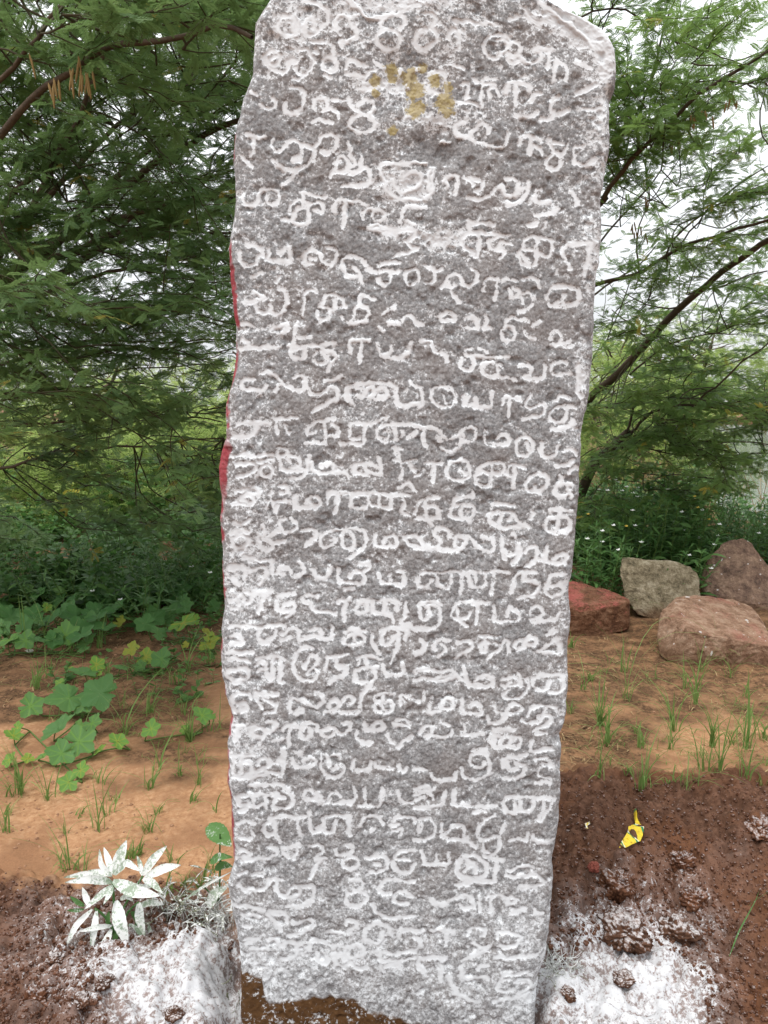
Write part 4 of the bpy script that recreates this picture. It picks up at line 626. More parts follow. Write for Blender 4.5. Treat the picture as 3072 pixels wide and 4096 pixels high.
# --- the tree left of the slab
T = Tree(5, 1.6, 1.0)
fanL = wp(-350, 1450, 5.0); base = gp(-420, 2480, 0.0)
T.branch([base - (0, 0, .15), wp(-300, 2000, 5.3), wp(-150, 1500, 5.2), wp(-60, 1250, 5.0), wp(40, 1130, 4.9), wp(60, 1080, 4.9)], .085, .05, .01, 8)
T.branch([wp(-260, 1850, 5.3), wp(-420, 1300, 4.6), wp(-330, 900, 3.8), wp(-250, 800, 3.4)], .05, .024)
for s_, d0, d1, r0, r1 in (("60 1100 241 965 362 856 482 754 573 687 693 603 784 549 934 491 1100 430", 5.0, 4.3, .034, .012), ("60 1085 150 1010 271 934 422 868 603 838 754 814 928 796 1100 780", 4.9, 4.5, .022, .008),
        ("-250 1000 -60 880 54 760 181 681 253 579 301 500 338 422 400 250 430 60", 4.4, 3.5, .022, .007), ("-60 1250 18 964 90 868 199 772 325 645 480 500 620 400 760 330", 5.0, 4.2, .026, .008),
        ("-250 800 0 530 78 440 151 362 241 295 362 217 482 181 621 172 765 175 874 145 934 127 1010 127", 3.4, 2.6, .018, .007), ("-250 800 -120 500 0 319 78 223 169 139 241 48 290 -60", 3.4, 2.9, .014, .007),
        ("241 965 450 930 579 832 663 754 784 723 904 687 1000 660", 5.0, 4.6, .012, .005), ("150 1050 200 1060 362 989 512 946 663 934 904 934 1050 930", 4.9, 4.5, .012, .006),
        ("-60 1280 0 1290 121 1217 229 1151 301 1115 480 1090 700 1040 900 1010", 5.0, 4.6, .018, .006), ("121 1217 280 1300 420 1290 543 1265 723 1229 900 1180", 4.9, 4.6, .009, .005), ("280 1300 400 1345 543 1319 711 1265 850 1230", 4.9, 4.7, .007, .004),
        ("-150 1500 100 1420 300 1380 633 1362 784 1362 916 1350", 5.1, 4.7, .012, .004), ("100 1420 400 1410 603 1404 723 1422 920 1400", 5.0, 4.8, .007, .004), ("-200 1700 -50 1710 102 1705 241 1699 420 1660 600 1650", 5.2, 4.8, .011, .004),
        ("102 1705 211 1627 422 1650 603 1669 892 1693", 5.0, 4.8, .007, .004), ("-250 1900 60 1874 211 1820 313 1796 543 1783 886 1747", 5.2, 4.8, .012, .004), ("90 1060 200 1000 450 720 640 560 800 400 900 300 1000 180", 5.2, 5.6, .028, .008),
        ("90 1060 130 800 330 500 420 200 560 -150", 5.2, 5.4, .025, .01), ("-60 1250 -200 700 -100 300 100 -200", 5.0, 5.2, .03, .01), ("-60 1250 400 1000 1000 700 1700 560 2300 500", 5.4, 6.4, .03, .008), ("60 1085 600 900 1200 800 1900 900", 5.4, 6.4, .02, .006),
        ("200 1560 420 1540 640 1530 900 1560", 5.0, 4.8, .006, .003), ("-100 1600 80 1560 300 1520 560 1480 900 1450", 5.1, 4.7, .008, .003)):
    T.branch(tr(s_, d0, d1), r0, r1)
T.along(2.2, (.25, .6), .3, ls=1.1)
T.fill(330, (-500, 1000, -250, 480, 3.6, 6.0), fanL); T.fill(360, (-500, 760, 430, 1120, 3.7, 6.2), fanL)
T.fill(170, (-450, 420, 1080, 1560, 3.8, 6.0), fanL); T.fill(34, (420, 980, 1040, 1290, 4.4, 6.0), fanL); T.fill(22, (420, 980, 1290, 1700, 4.6, 6.0), fanL)
T.fill(28, (640, 1000, 520, 1040, 4.5, 6.0), fanL); T.fill(46, (-350, 330, 1150, 1700, 3.0, 3.6), wp(-900, 1500, 3.5))
T.fill(45, (-300, 900, -150, 220, 2.5, 3.2), wp(-700, 500, 3.2)); T.fill(230, (-450, 960, 1640, 2130, 4.7, 6.6), wp(-400, 1900, 5.5), L=(.25, .6)); T.fill(120, (1000, 2300, -300, 1300, 5.6, 7), fanL)
oL = T.finish('thorn_tree', base, 'dark dense thorn tree with feathery leaves and long limbs reaching right, left of the slab', 'tree', None, FINE, MAT['mesquite'])
# hanging catkins and pods of the left tree
for (x, y, d, n) in ((300, 290, 2.75, 5), (345, 300, 2.75, 6), (215, 330, 2.9, 4), (330, 240, 2.8, 3), (120, 220, 3.0, 2)):
    mb = MB()
    for k in range(n):
        p = wp(x + rnd.uniform(-25, 25), y + rnd.uniform(-20, 10), d); l = rnd.uniform(.04, .085)
        sw_ = rnd.uniform(-.25, .25); Q = np.array([p + (sw_ * l * q / 6, 0, -l * q / 6) for q in range(7)]); tube(mb, Q, np.array([.001, .0045, .005, .0045, .005, .004, .0015]) * rnd.uniform(.7, 1.1), 6)
    mb.build('catkin', MAT['pod'], oL)
# --- the tree right of the slab
T = Tree(9, 1.2, .75)
fanR = wp(2250, 1750, 8.0); base = gp(2300, 2180, -0.05)
T.branch([base - (0, 0, .15), wp(2322, 1980, 7.9), wp(2369, 1862, 7.7), wp(2448, 1788, 7.5), wp(2518, 1738, 7.3)], .085, .06, .01, 8)
T.branch([base - (0, 0, .15), wp(2280, 1800, 7.9), wp(2310, 1640, 7.6), wp(2364, 1585, 7.3), wp(2463, 1510, 7.0), wp(2528, 1446, 6.8), wp(2597, 1357, 6.6), wp(2661, 1292, 6.4), wp(2721, 1228, 6.2), wp(2810, 1153, 6.0), wp(2894, 1084, 5.8), wp(2993, 1020, 5.6), wp(3120, 930, 5.3), wp(3300, 780, 5.0)], .075, .02, .008, 8)
T.branch([wp(2280, 1800, 7.9), wp(2240, 1400, 7.2), wp(2280, 1100, 6.4), wp(2350, 880, 5.8), wp(2414, 793, 5.6)], .06, .03)
for s_, d0, d1, r0, r1 in (("2414 793 2448 733 2498 684 2557 600 2627 540 2696 476 2770 406 2870 327 2984 253 3072 198 3250 90", 5.6, 4.3, .026, .008), ("2557 600 2577 387 2617 268 2637 198 2651 144 2676 84 2701 20 2740 -90", 5.4, 4.8, .014, .006),
        ("2310 1300 2360 1010 2414 920 2498 838 2567 778 2627 709 2666 634 2646 555", 6.6, 5.6, .016, .006), ("2280 1180 2394 1129 2547 1084 2646 1030 2706 996 2820 967 2934 927 3072 887 3250 820", 6.6, 5.2, .024, .01),
        ("2730 1680 2780 1620 2820 1575 2889 1535 2993 1456 3063 1377 3200 1250", 6.8, 6.0, .014, .006), ("2448 1788 2527 1748 2696 1753 2870 1768 3100 1778", 7.4, 6.6, .014, .006), ("2448 1788 2488 1783 2646 1803 2894 1823 3100 1815", 7.4, 6.8, .01, .005),
        ("2270 1250 2389 1163 2547 1074 2600 1010 2630 980", 6.8, 6.4, .014, .006), ("2500 1740 2527 1615 2627 1585 2760 1590", 7.3, 7.0, .018, .006), ("2518 1738 2557 1684 2600 1640 2760 1600 2900 1640 3080 1690", 7.3, 6.6, .02, .005),
        ("2270 100 2389 7 2488 25 2587 74 2646 139", 4.9, 4.9, .008, .007), ("2810 1153 2850 1160 2960 1120 3072 1075", 6.0, 5.6, .009, .006), ("2597 1357 2500 1290 2440 1230", 6.6, 6.8, .01, .005), ("2721 1228 2640 1225 2540 1200 2480 1150", 6.2, 6.5, .01, .004),
        ("2518 1500 2680 1385 2830 1340 2960 1330", 6.9, 6.3, .013, .005), ("2663 1085 2650 1010 2760 890 2900 800 3100 720", 6.1, 5.3, .012, .005), ("2700 1000 2800 870 2960 720 3100 640", 6.0, 5.2, .01, .004), ("2555 1110 2558 900 2600 800", 6.5, 6.3, .011, .006),
        ("2500 690 2520 500 2505 350 2512 200", 5.6, 5.2, .007, .004), ("2780 570 2700 420 2770 330", 5.2, 5.0, .006, .003), ("2870 327 2960 340 3072 310", 4.8, 4.5, .007, .004), ("2650 1800 2760 1790 2900 1880 3080 1900", 7.2, 6.6, .008, .004), ("2369 1862 2500 1880 2700 1900 3000 1930", 7.6, 6.8, .009, .004)):
    T.branch(tr(s_, d0, d1), r0, r1)
T.along(2.6, (.25, .5), .15, ls=1.05, dens=.85)
T.fill(85, (2330, 2640, 150, 800, 4.9, 6.2), fanR); T.fill(42, (2560, 2760, 330, 620, 4.8, 5.8), fanR); T.fill(40, (2700, 3200, 160, 480, 4.3, 5.2), wp(2500, 800, 5.5)); T.fill(40, (2400, 2800, 600, 1000, 5.4, 6.6), fanR); T.fill(60, (2600, 3250, 700, 1000, 5.2, 6.2), wp(2300, 1200, 6.5))
T.fill(130, (2330, 3250, 1080, 1450, 5.8, 7.4), fanR); T.fill(60, (2850, 3250, 1560, 1690, 6.2, 8.0), wp(2200, 1750, 8)); T.fill(190, (2300, 2860, 1560, 1860, 6.2, 8.0), wp(2200, 1750, 8)); T.fill(90, (2300, 2800, 1430, 1640, 6.6, 8.0), fanR); T.fill(60, (2300, 2720, 1850, 2000, 6.8, 8), fanR); T.fill(14, (2330, 2520, -80, 120, 4.6, 5.4), wp(2100, 300, 5.4)); T.fill(60, (1000, 2300, -100, 1200, 6, 8), fanR)
oR = T.finish('thorn_tree', base, 'open leaning thorn tree with feathery leaves against white sky, right of the slab', 'tree', None, FINE, MAT['mesquite_open'])
for (x, y, d) in ((2780, 470, 4.9), (2830, 460, 4.9), (2640, 560, 5.2), (2930, 400, 4.7), (2545, 900, 5.8), (2560, 940, 5.8), (2700, 560, 5.1), (2600, 800, 5.6)):
    mb = MB()
    for k in range(4):
        p = wp(x + rnd.uniform(-25, 25), y + rnd.uniform(-20, 10), d); l = rnd.uniform(.04, .08)
        sw_ = rnd.uniform(-.25, .25); Q = np.array([p + (sw_ * l * q / 6, 0, -l * q / 6) for q in range(7)]); tube(mb, Q, np.array([.001, .005, .006, .005, .006, .005, .002]), 6)
    mb.build('catkin', MAT['pod'], oR)
# --- scrub trees on the far side, with a paler leaf colour
def scrub(px_, y, hgt, wid, n, seed, label, ls=1.3, low=.25):
    T = Tree(seed); g = T.g; b0 = np.array([(px_ - 1536) / FPX * y, y, 0.0]); b0[2] = float(gh(b0[0], b0[1]))
    for k in range(5):
        a = g.uniform(0, 6.28); rr = wid * g.uniform(.25, .5); top = b0 + (math.cos(a) * rr, math.sin(a) * rr, hgt * g.uniform(.55, .9))
        Q = T.branch([b0 - (0, 0, .1), b0 * .65 + top * .35 + (0, 0, hgt * .08), top], .02 * hgt, .006 * hgt, .03)
        for _ in range(4):
            q = Q[int(g.uniform(.3, .9) * (len(Q) - 1))]; a2 = g.uniform(0, 6.28); e = q + (math.cos(a2) * wid * .3, math.sin(a2) * wid * .3, hgt * g.uniform(0, .25)); T.branch([q, (q + e) / 2 + (0, 0, .05 * hgt), e], .008 * hgt, .003 * hgt, .03)
    for _ in range(n):
        a = g.uniform(0, 6.28); r = wid * .5 * math.sqrt(g.random()); h = hgt * (low + (1 - low) * g.random()) * (1 - .35 * (r / (wid * .5)) ** 2)
        lump = fbm(np.array(a * 2 + seed), np.array(h * 1.7), 402, 2)
        if lump < .33: continue
        p = b0 + (math.cos(a) * r, math.sin(a) * r, h); T.twigrun(p, np.array((math.cos(a), math.sin(a), .25)) + g.normal(0, .4, 3), g.uniform(.35, .8), r=.005, node=.07, ls=ls)
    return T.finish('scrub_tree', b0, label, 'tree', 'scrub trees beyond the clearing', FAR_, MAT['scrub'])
for px_, y, h_, w_, n, lab in ((560, 10.5, 1.5, 3.0, 260, 'low bright green scrub bush seen through the limbs left of the slab'), (840, 13.0, 2.3, 3.6, 260, 'bright green scrub tree close behind the left edge of the slab'), (100, 13, 3.2, 4.2, 260, 'bright scrub tree in the gaps of the dark tree at far left'),
        (2470, 17, 2.6, 4.0, 260, 'yellow green scrub tree just right of the slab, behind the leaning trunk'), (2760, 72, 11, 16, 300, 'pale green rounded scrub tree standing on the far side of the pond'), (2330, 30, 5, 6, 220, 'tall pale scrub tree hidden mostly behind the right edge of the slab'), (1300, 22, 4.4, 6, 160, 'scrub tree hidden behind the slab'), (250, 40, 4.6, 9, 260, 'distant pale scrub tree seen through the dark tree, furthest left'), (750, 46, 5, 10, 260, 'distant pale scrub tree seen left of the slab beyond the nearer bushes'), (2560, 70, 8, 14, 300, 'distant scrub tree between the slab and the rounded one by the pond'), (2990, 76, 7, 20, 300, 'distant grey green scrub tree on the far bank, right of the rounded one')):
    scrub(px_, y, h_, w_, int(n * 2.2), int(px_ + y), lab, 1.3 if y < 20 else 2.0 if y < 60 else 3.6, .05)

# ------------------------------------------------------------------ squash vines
def squash_leaf(size, seed, tilt_dir, tilt, rnd_, mb, centre):
    g = random.Random(seed); n = 84; ph = g.uniform(0, .4); rim = []
    for k in range(n):
        a = -math.pi + 2 * math.pi * (k + .5) / n
        r = 0.86 + 0.13 * math.cos(5 * a + math.pi) + .03 * math.cos(3 * a + ph) + (0.022 if (k // 2) % 2 else -.018) + g.uniform(-.02, .02)
        r *= 1 - 0.72 * math.exp(-((abs(a) - math.pi) / .20) ** 2)            # notch at the stalk
        if g.random() < .025: r *= .88
        rim.append((a, r))
    V = [(0, 0, 0)]; cup = g.uniform(.1, .28)
    for f_ in (.33, .66, 1.0):
        for a, r in rim:
            x = r * f_ * math.cos(a); y = r * f_ * math.sin(a)
            V.append((x, y, cup * (r * f_) ** 2 - .10 * math.sin(2.5 * a + ph) ** 2 * f_ + .05 * math.sin(5 * a + ph) * f_ * f_ + g.uniform(-.012, .012)))
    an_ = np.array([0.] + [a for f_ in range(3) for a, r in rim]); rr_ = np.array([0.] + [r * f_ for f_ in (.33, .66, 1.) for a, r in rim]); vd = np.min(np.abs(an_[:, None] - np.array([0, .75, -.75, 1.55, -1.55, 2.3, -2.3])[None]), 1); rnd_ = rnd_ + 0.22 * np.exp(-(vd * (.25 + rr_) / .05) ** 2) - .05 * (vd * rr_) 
    V = np.array(V) * size; T3 = np.array([(0, 1 + k, 1 + (k + 1) % n) for k in range(n)])
    Q = np.array([(1 + b_ * n + k, 1 + (b_ + 1) * n + k, 1 + (b_ + 1) * n + (k + 1) % n, 1 + b_ * n + (k + 1) % n) for b_ in range(2) for k in range(n)])
    d = np.array((math.cos(tilt_dir), math.sin(tilt_dir), -math.sin(tilt) * .6)); u_ = np.array((-math.cos(tilt_dir) * -math.sin(tilt), math.sin(tilt_dir) * math.sin(tilt) - .95, math.cos(tilt)))
    R = frames(d[None], u_[None])[0]; W = V @ R.T + centre
    b0 = mb.n; mb.add(W, Q, rnd_); mb.t.append(T3 + b0)
def vine(leaves, label, seed, tint=(.3, .75)):
    """leaves: (photo x, photo y, radius in photo pixels, height, colour override)"""
    g = random.Random(seed); C = [gp(x, y, h) for x, y, r, h, c in leaves]
    bs = np.mean(C, 0); bs[2] = float(gh(bs[0], bs[1])); o = thing('squash_plant', bs, label, 'squash plant'); st = MB(); prev = None
    for (x, y, r, h, c), p in zip(leaves, C):
        p = p.copy(); p[2] += float(gh(p[0], p[1])); dep = p[1] * CT + (H - p[2]) * ST
        mb = MB(); squash_leaf(r * 1.12 * dep / FPX, g.random(), g.uniform(0, 6.28), g.uniform(.05, .35), g.uniform(*tint) if c is None else c, mb, p)
        mb.build('leaf', MAT['squash'], o)
        root = np.array([p[0] + g.uniform(-.05, .05), p[1] + g.uniform(.0, .06), 0]); root[2] = float(gh(root[0], root[1])) + .006
        tube(st, resample([root, (root + p) / 2 + (g.uniform(-.01, .01), 0, .01), p], .02), .0028, 5)
        if prev is not None:
            md = (prev + root) / 2 + (g.uniform(-.03, .03), g.uniform(-.03, .03), 0); md[2] = float(gh(md[0], md[1])) + .012; tube(st, resample([prev, md, root], .03), .0035, 5)
        prev = root
    st.build('stem', MAT['stem'], o); return o
k3 = lambda x, y: (x * .6028, 1900 + y * .6028); k4 = lambda x, y: (x * .631, 2700 + y * .631)
def L3(*a): return [(*k3(x, y), r * .6028, h, c) for x, y, r, h, c in a]
def L4(*a): return [(*k4(x, y), r * .631, h, c) for x, y, r, h, c in a]
n_ = None
vine(L4((440, 150, 135, .10, n_), (640, 135, 120, .12, n_), (195, 212, 82, .07, n_), (540, 195, 70, .08, .6), (370, 345, 118, .09, n_), (582, 318, 68, .07, n_), (495, 330, 40, .05, .7), (500, 425, 105, .08, n_), (390, 495, 92, .07, n_), (272, 520, 45, .05, .7)), 'large squash plant with broad lobed leaves lowest on the left, on orange soil', 21)
vine(L4((745, 425, 64, .05, .8), (636, 482, 46, .04, .82), (510, 600, 58, .04, .8), (435, 672, 66, .04, .75), (110, 345, 40, .05, .8), (85, 400, 58, .05, .8), (180, 535, 40, .03, .9), (60, 545, 50, .04, .8)), 'trailing squash runner with small bright young leaves on bare orange soil', 22, (.7, .88))
vine(L4((957, 348, 62, .08, .75), (1282, 262, 68, .09, .72), (1170, 350, 34, .05, .8), (1330, 255, 40, .07, .75)), 'small squash seedlings with single round leaves near the left edge of the slab', 23)
vine(L3((1215, 985, 92, .14, .86), (1250, 985, 62, .12, .85), (1050, 1050, 58, .08, .5), (1110, 1030, 46, .08, .5), (1390, 1112, 70, .08, .93), (1230, 1125, 26, .05, 1.0), (1365, 1040, 34, .05, 1.0), (1295, 960, 40, .1, .85)), 'bright squash plant with one upright leaf and yellowing ones beside the slab', 24)
vine(L3((870, 1150, 56, .09, .97), (965, 1205, 66, .08, .9), (1075, 1225, 74, .09, .55), (930, 1270, 42, .05, .6), (640, 1265, 56, .1, .85), (560, 1325, 92, .08, .5), (645, 1340, 44, .06, .86), (800, 1285, 52, .07, .6), (455, 1280, 30, .05, .86), (400, 1390, 34, .04, .8)), 'squash plant with several yellowed leaves in the middle of the left ground', 25)
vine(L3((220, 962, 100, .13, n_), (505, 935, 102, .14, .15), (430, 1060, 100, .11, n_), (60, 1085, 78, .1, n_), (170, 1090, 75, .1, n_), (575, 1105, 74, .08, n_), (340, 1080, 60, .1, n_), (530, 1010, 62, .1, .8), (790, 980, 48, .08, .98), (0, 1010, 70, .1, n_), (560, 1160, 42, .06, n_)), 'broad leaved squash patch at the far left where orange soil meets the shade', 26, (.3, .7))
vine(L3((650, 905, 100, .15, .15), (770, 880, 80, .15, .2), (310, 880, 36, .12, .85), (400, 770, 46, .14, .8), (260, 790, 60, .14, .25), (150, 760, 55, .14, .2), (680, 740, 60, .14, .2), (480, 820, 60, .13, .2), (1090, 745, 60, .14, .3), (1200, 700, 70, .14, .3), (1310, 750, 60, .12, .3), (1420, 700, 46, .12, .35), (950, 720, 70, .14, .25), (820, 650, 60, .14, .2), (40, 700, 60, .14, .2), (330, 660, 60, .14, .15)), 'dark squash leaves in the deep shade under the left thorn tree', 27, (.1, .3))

g = random.Random(404)
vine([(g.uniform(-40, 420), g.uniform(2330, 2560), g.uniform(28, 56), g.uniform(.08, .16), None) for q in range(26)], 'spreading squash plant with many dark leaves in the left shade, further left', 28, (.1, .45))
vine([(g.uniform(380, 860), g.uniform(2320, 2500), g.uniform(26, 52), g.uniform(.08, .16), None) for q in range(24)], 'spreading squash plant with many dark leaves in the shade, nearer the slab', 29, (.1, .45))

# ------------------------------------------------------------------ lance leaved plants
def lance(L, W, bend, seg=5, fold=.25, ser=0.0):
    v = []; f = []
    for k in range(seg + 1):
        s = k / seg; wd = W * .5 * (math.sin(math.pi * min(1, s * .92 + .06)) ** .8) * (1 + ser * (1 if k % 2 else -1)) if k < seg else 0.0004
        z = -bend * L * s * s; x = L * s * (1 - .25 * bend * s)
        v += [(x, -wd, z + fold * wd), (x, 0, z), (x, wd, z + fold * wd)]
    for k in range(seg):
        a = 3 * k; f += [(a, a + 3, a + 4, a + 1), (a + 1, a + 4, a + 5, a + 2)]
    return np.array(v, float), np.array(f)
LT = [lance(1, .18, .25, 5), lance(1, .2, .5, 5), lance(1, .16, .05, 5)]; BT = [lance(1, .62, .2, 5, .15), lance(1, .55, .45, 5, .15), lance(1, .66, .1, 5, .1)]
def weed(p, hgt, nst, ll, tem, mat, label, cat, group, name='weed_plant', seed=0, flower=None, spread=.25, gap=.05, nper=2, parts=True, into=None, shade=(.1, .9)):
    g = np.random.default_rng(seed); st = MB() if into is None else into[0]; P = []; Fw = []; S = []; tips = []
    for q in range(nst):
        a = g.uniform(0, 6.28); r = g.uniform(0, .3) * spread; b0 = np.array(p) + (math.cos(a) * r, math.sin(a) * r, -.01); h = hgt * g.uniform(.65, 1.05)
        e = b0 + (math.cos(a) * spread * g.uniform(.2, 1) * .6, math.sin(a) * spread * g.uniform(.2, 1) * .6, h); md = (b0 + e) / 2 + g.normal(0, .02, 3); Q = resample([b0, md, e], .05, .004, int(g.integers(1e6)))
        tube(st, Q, np.linspace(.004, .0018, len(Q)) * (hgt / .5) ** .5, 5); tips.append(e); k = h * .15; w_ = g.uniform(0, 3)
        while k < h:
            t = min(k / h, .999) * (len(Q) - 1); i_ = int(t); c = Q[i_] * (1 - t + i_) + Q[i_ + 1] * (t - i_); w_ += 1.57 + g.normal(0, .3)
            for s_ in range(nper):
                aa = w_ + s_ * 2 * math.pi / nper; P.append(c); Fw.append((math.cos(aa), math.sin(aa), g.uniform(.0, .7) + .3 * k / h)); S.append(ll * g.uniform(.6, 1.15) * (1.1 - .55 * (k / h) ** 2))
            k += gap * g.uniform(.7, 1.3)
        for s_ in range(4): P.append(e); aa = g.uniform(0, 6.28); Fw.append((math.cos(aa), math.sin(aa), g.uniform(.5, 1.4))); S.append(ll * g.uniform(.3, .6))
    P, Fw, S = np.array(P), np.array(Fw), np.array(S); R = frames(Fw / np.linalg.norm(Fw, axis=1)[:, None], np.array((0, 0, 1.)) + g.normal(0, .25, (len(P), 3))); lm = MB() if into is None else into[1]; w_ = g.integers(0, 3, len(P))
    for k in range(3):
        q = w_ == k
        if q.any(): scatter(lm, *tem[k], P[q], R[q], S[q], g.uniform(*shade, q.sum()))
    if into is not None: return tips
    o = thing(name, p, label, cat, group); st.build('stem', MAT['stem'] if mat not in ('dusted', 'dustfine') else MAT[mat], o); lm.build('foliage', MAT[mat], o)
    if flower:
        for e in tips:
            for q in range(int(g.random() < .4)):
                fm = MB(); c = e + g.normal(0, .022, 3) * (1, 1, .7) - (0, .02, 0)
                for k in range(5):
                    a = k * 1.256 + q; v, f = lance(.02 if flower == 'white_petal' else .016, .013, .2, 2, .1); R1 = frames(np.array([[math.cos(a), math.sin(a) * .6 - .4, .5]]), np.array([[0, -.6, .8]])); scatter(fm, v, f, c[None], R1, [1.0], np.array([.5]))
                fm.build('flower', MAT[flower], o)
    return o
GW_ = 'white flowered weeds behind the boulders'; GY_ = 'yellow flowered weeds behind the boulders'
k = 0
for (x, y, h, fl) in ((2420, 2430, .62, 'w'), (2330, 2420, .6, 'w'), (2470, 2330, .75, 'y'), (2560, 2330, .8, 'w'), (2380, 2330, .8, 'w'), (2660, 2330, .75, 'y'), (2640, 2250, .85, 'y'), (2760, 2330, .6, 'w'), (2840, 2330, .55, 'w'), (2930, 2300, .6, 'w'), (3040, 2300, .55, 'w'), (2500, 2230, .95, 'w'), (2360, 2210, .9, 'w'), (2590, 2210, .95, 'y'), (2740, 2230, .8, 'w'), (2850, 2230, .7, 'w'), (2960, 2220, .65, 'w'), (3080, 2220, .6, 'w'), (2700, 2420, .45, 'w'), (3150, 2300, .6, 'w')):
    p = gat(x, y); k += 1
    if fl == 'w': weed(p, h, 9, .15, LT, 'weed', 'green weed with narrow leaves and small white flowers in the bank behind the boulders', 'weed', GW_, 'weed_plant', 500 + k, 'white_petal', .42, .045)
    else: weed(p, h, 7, .11, BT, 'weed', 'weed with broad leaves and yellow flowers behind the pale boulder', 'weed', GY_, 'weed_plant', 500 + k, 'yellow_petal', .4, .06, shade=(.3, 1))
# undergrowth: a mass nobody could count
st, lm = MB(), MB()
for q in range(110):
    x = rnd.uniform(2280, 3250); y = rnd.uniform(2060, 2290); p = gat(x, y); weed(p, rnd.uniform(.4, .8) * (.7 if x > 2800 else 1), 5, .13, LT if rnd.random() < .7 else BT, 'weed', '', '', '', seed=700 + q, spread=.5, gap=.06, into=(st, lm))
b0 = lm.build('undergrowth', MAT['weed']); tag(b0, 'mass of green weeds between the boulders and the right thorn tree', 'undergrowth', kind='stuff'); st.build('stems', MAT['stem'], b0)
st, lm = MB(), MB()
for q in range(260):
    x = rnd.uniform(-350, 960); y = 2130 + 330 * rnd.random() ** 1.4; p = gat(x, y); weed(p, rnd.uniform(.15, .5), 4, .11, LT if rnd.random() < .45 else BT, 'weed_shaded', '', '', '', seed=900 + q, spread=.4, gap=.05, into=(st, lm))
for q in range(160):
    x = rnd.uniform(-350, 2300); y = rnd.uniform(1930, 2140); p = gat(x, y); weed(p, rnd.uniform(.5, 1.1), 4, .16, LT if rnd.random() < .5 else BT, 'weed_shaded', '', '', '', seed=1100 + q, spread=.7, gap=.07, into=(st, lm), shade=(.5, 1))
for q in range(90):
    x = rnd.uniform(-250, 900); y = 2400 + 420 * rnd.random() ** 1.6; p = gat(x, y); weed(p, rnd.uniform(.05, .16), 3, .055, LT if rnd.random() < .5 else BT, 'weed_shaded', '', '', '', seed=1700 + q, spread=.2, gap=.03, into=(st, lm), shade=(.5, 1))
b0 = lm.build('undergrowth', MAT['weed_shaded']); tag(b0, 'mass of dark weeds in the shade under the left thorn tree', 'undergrowth', kind='stuff'); st.build('stems', MAT['stem'], b0)
for (x, y, h, s_, lab) in (((900), 780, .42, 1, 'lance leaved green weed before the shade, upper of the pair left of the slab'), (1010, 900, .38, 2, 'lance leaved green weed just below another, between squash leaves left of the slab'), (760, 830, .22, 3, 'small lance leaved weed with a pale bud among dark squash leaves'), (1240, 760, .3, 4, 'lance leaved weed with one white flower close to the left edge of the slab')):
    p = gat(*k3(x, y + 130)); weed(p, h, 5, .15, LT, 'weed', lab, 'weed', None, 'weed_plant', 1300 + s_, 'white_petal' if s_ in (3, 4) else None, .3, .045)
weed(gat(*c7(570, 870)), .26, 4, .075, BT, 'weed', 'broad leaved seedling between the red painted and the pale boulder', 'seedling', None, 'seedling', 1401, None, .26, .05, shade=(.6, 1))
weed(gat(*c7(320, 740)), .3, 2, .1, BT, 'weed', 'broad leaved sprig rising behind the red painted boulder beside the slab', 'seedling', None, 'seedling', 1402, None, .15, .07, shade=(.5, .9))
weed(gat(*k3(1420, 1380)), .1, 1, .05, BT, 'weed', 'tiny sprout growing at the left edge of the slab', 'seedling', None, 'seedling', 1403, None, .04, .04, shade=(.7, 1))
# dry reeds and sticks on the pond bank
mb = MB()
for q in range(900):
    x = rnd.uniform(-200, 3300); y = rnd.uniform(1880, 2080); p = gp(x, y, -.1); p[2] = float(gh(p[0], p[1])); l = rnd.uniform(.4, 1.3); a = rnd.uniform(0, 6.28); ln = rnd.uniform(.1, .9)
    e = p + (math.cos(a) * l * ln, math.sin(a) * l * ln, l * (1.1 - ln)); tube(mb, [p, (p + e) / 2 + (0, 0, l * .05), e], [.006, .005, .002], 3, rnd.uniform(.3, 1))
tag(mb.build('dry_reeds', MAT['straw']), 'dry reeds and sticks on the bank beyond the trees', 'reeds', kind='stuff')

# ------------------------------------------------------------------ grass
def blades(mb, p, h, n, g, spread=.5, wd=.0042, straw=.06):
    for q in range(n):
        a = g.uniform(0, 6.28); l = h * g.uniform(.3, 1.15); ln = min(1.3, g.uniform(.1, 1) ** .8 * spread * 1.35); b0 = np.array(p) + (g.gauss(0, .010), g.gauss(0, .010), -.006); m = 7
        s = np.linspace(0, 1, m); dirv = np.array((math.cos(a), math.sin(a) * .8, 0)); lift = l * (s * (1 - .35 * ln * s - (.45 * ln * s * s if g.random() < .5 else 0))); out = l * ln * (s ** 1.7)
        C = b0 + dirv[None] * out[:, None] + np.array((0, 0, 1.0))[None] * lift[:, None]; sd_ = np.array((-math.sin(a), math.cos(a), 0)) * .7 + np.array((.5, -.3, 0)); sd_ /= np.linalg.norm(sd_)
        w_ = wd * g.uniform(.6, 1.2) * (1 - s ** 2.2 * .93) * (.7 + .6 * s * (1 - s) * 2); Lf = C - sd_ * w_[:, None] * .5; Rt = C + sd_ * w_[:, None] * .5; Md = C + (0, 0, -.0008)
        V = np.stack([Lf, Md, Rt], 1).reshape(-1, 3); F = [(3 * k, 3 * k + 3, 3 * k + 4, 3 * k + 1) for k in range(m - 1)] + [(3 * k + 1, 3 * k + 4, 3 * k + 5, 3 * k + 2) for k in range(m - 1)]
        mb.add(V, F, 1.0 if g.random() < straw else g.uniform(.15, .9))
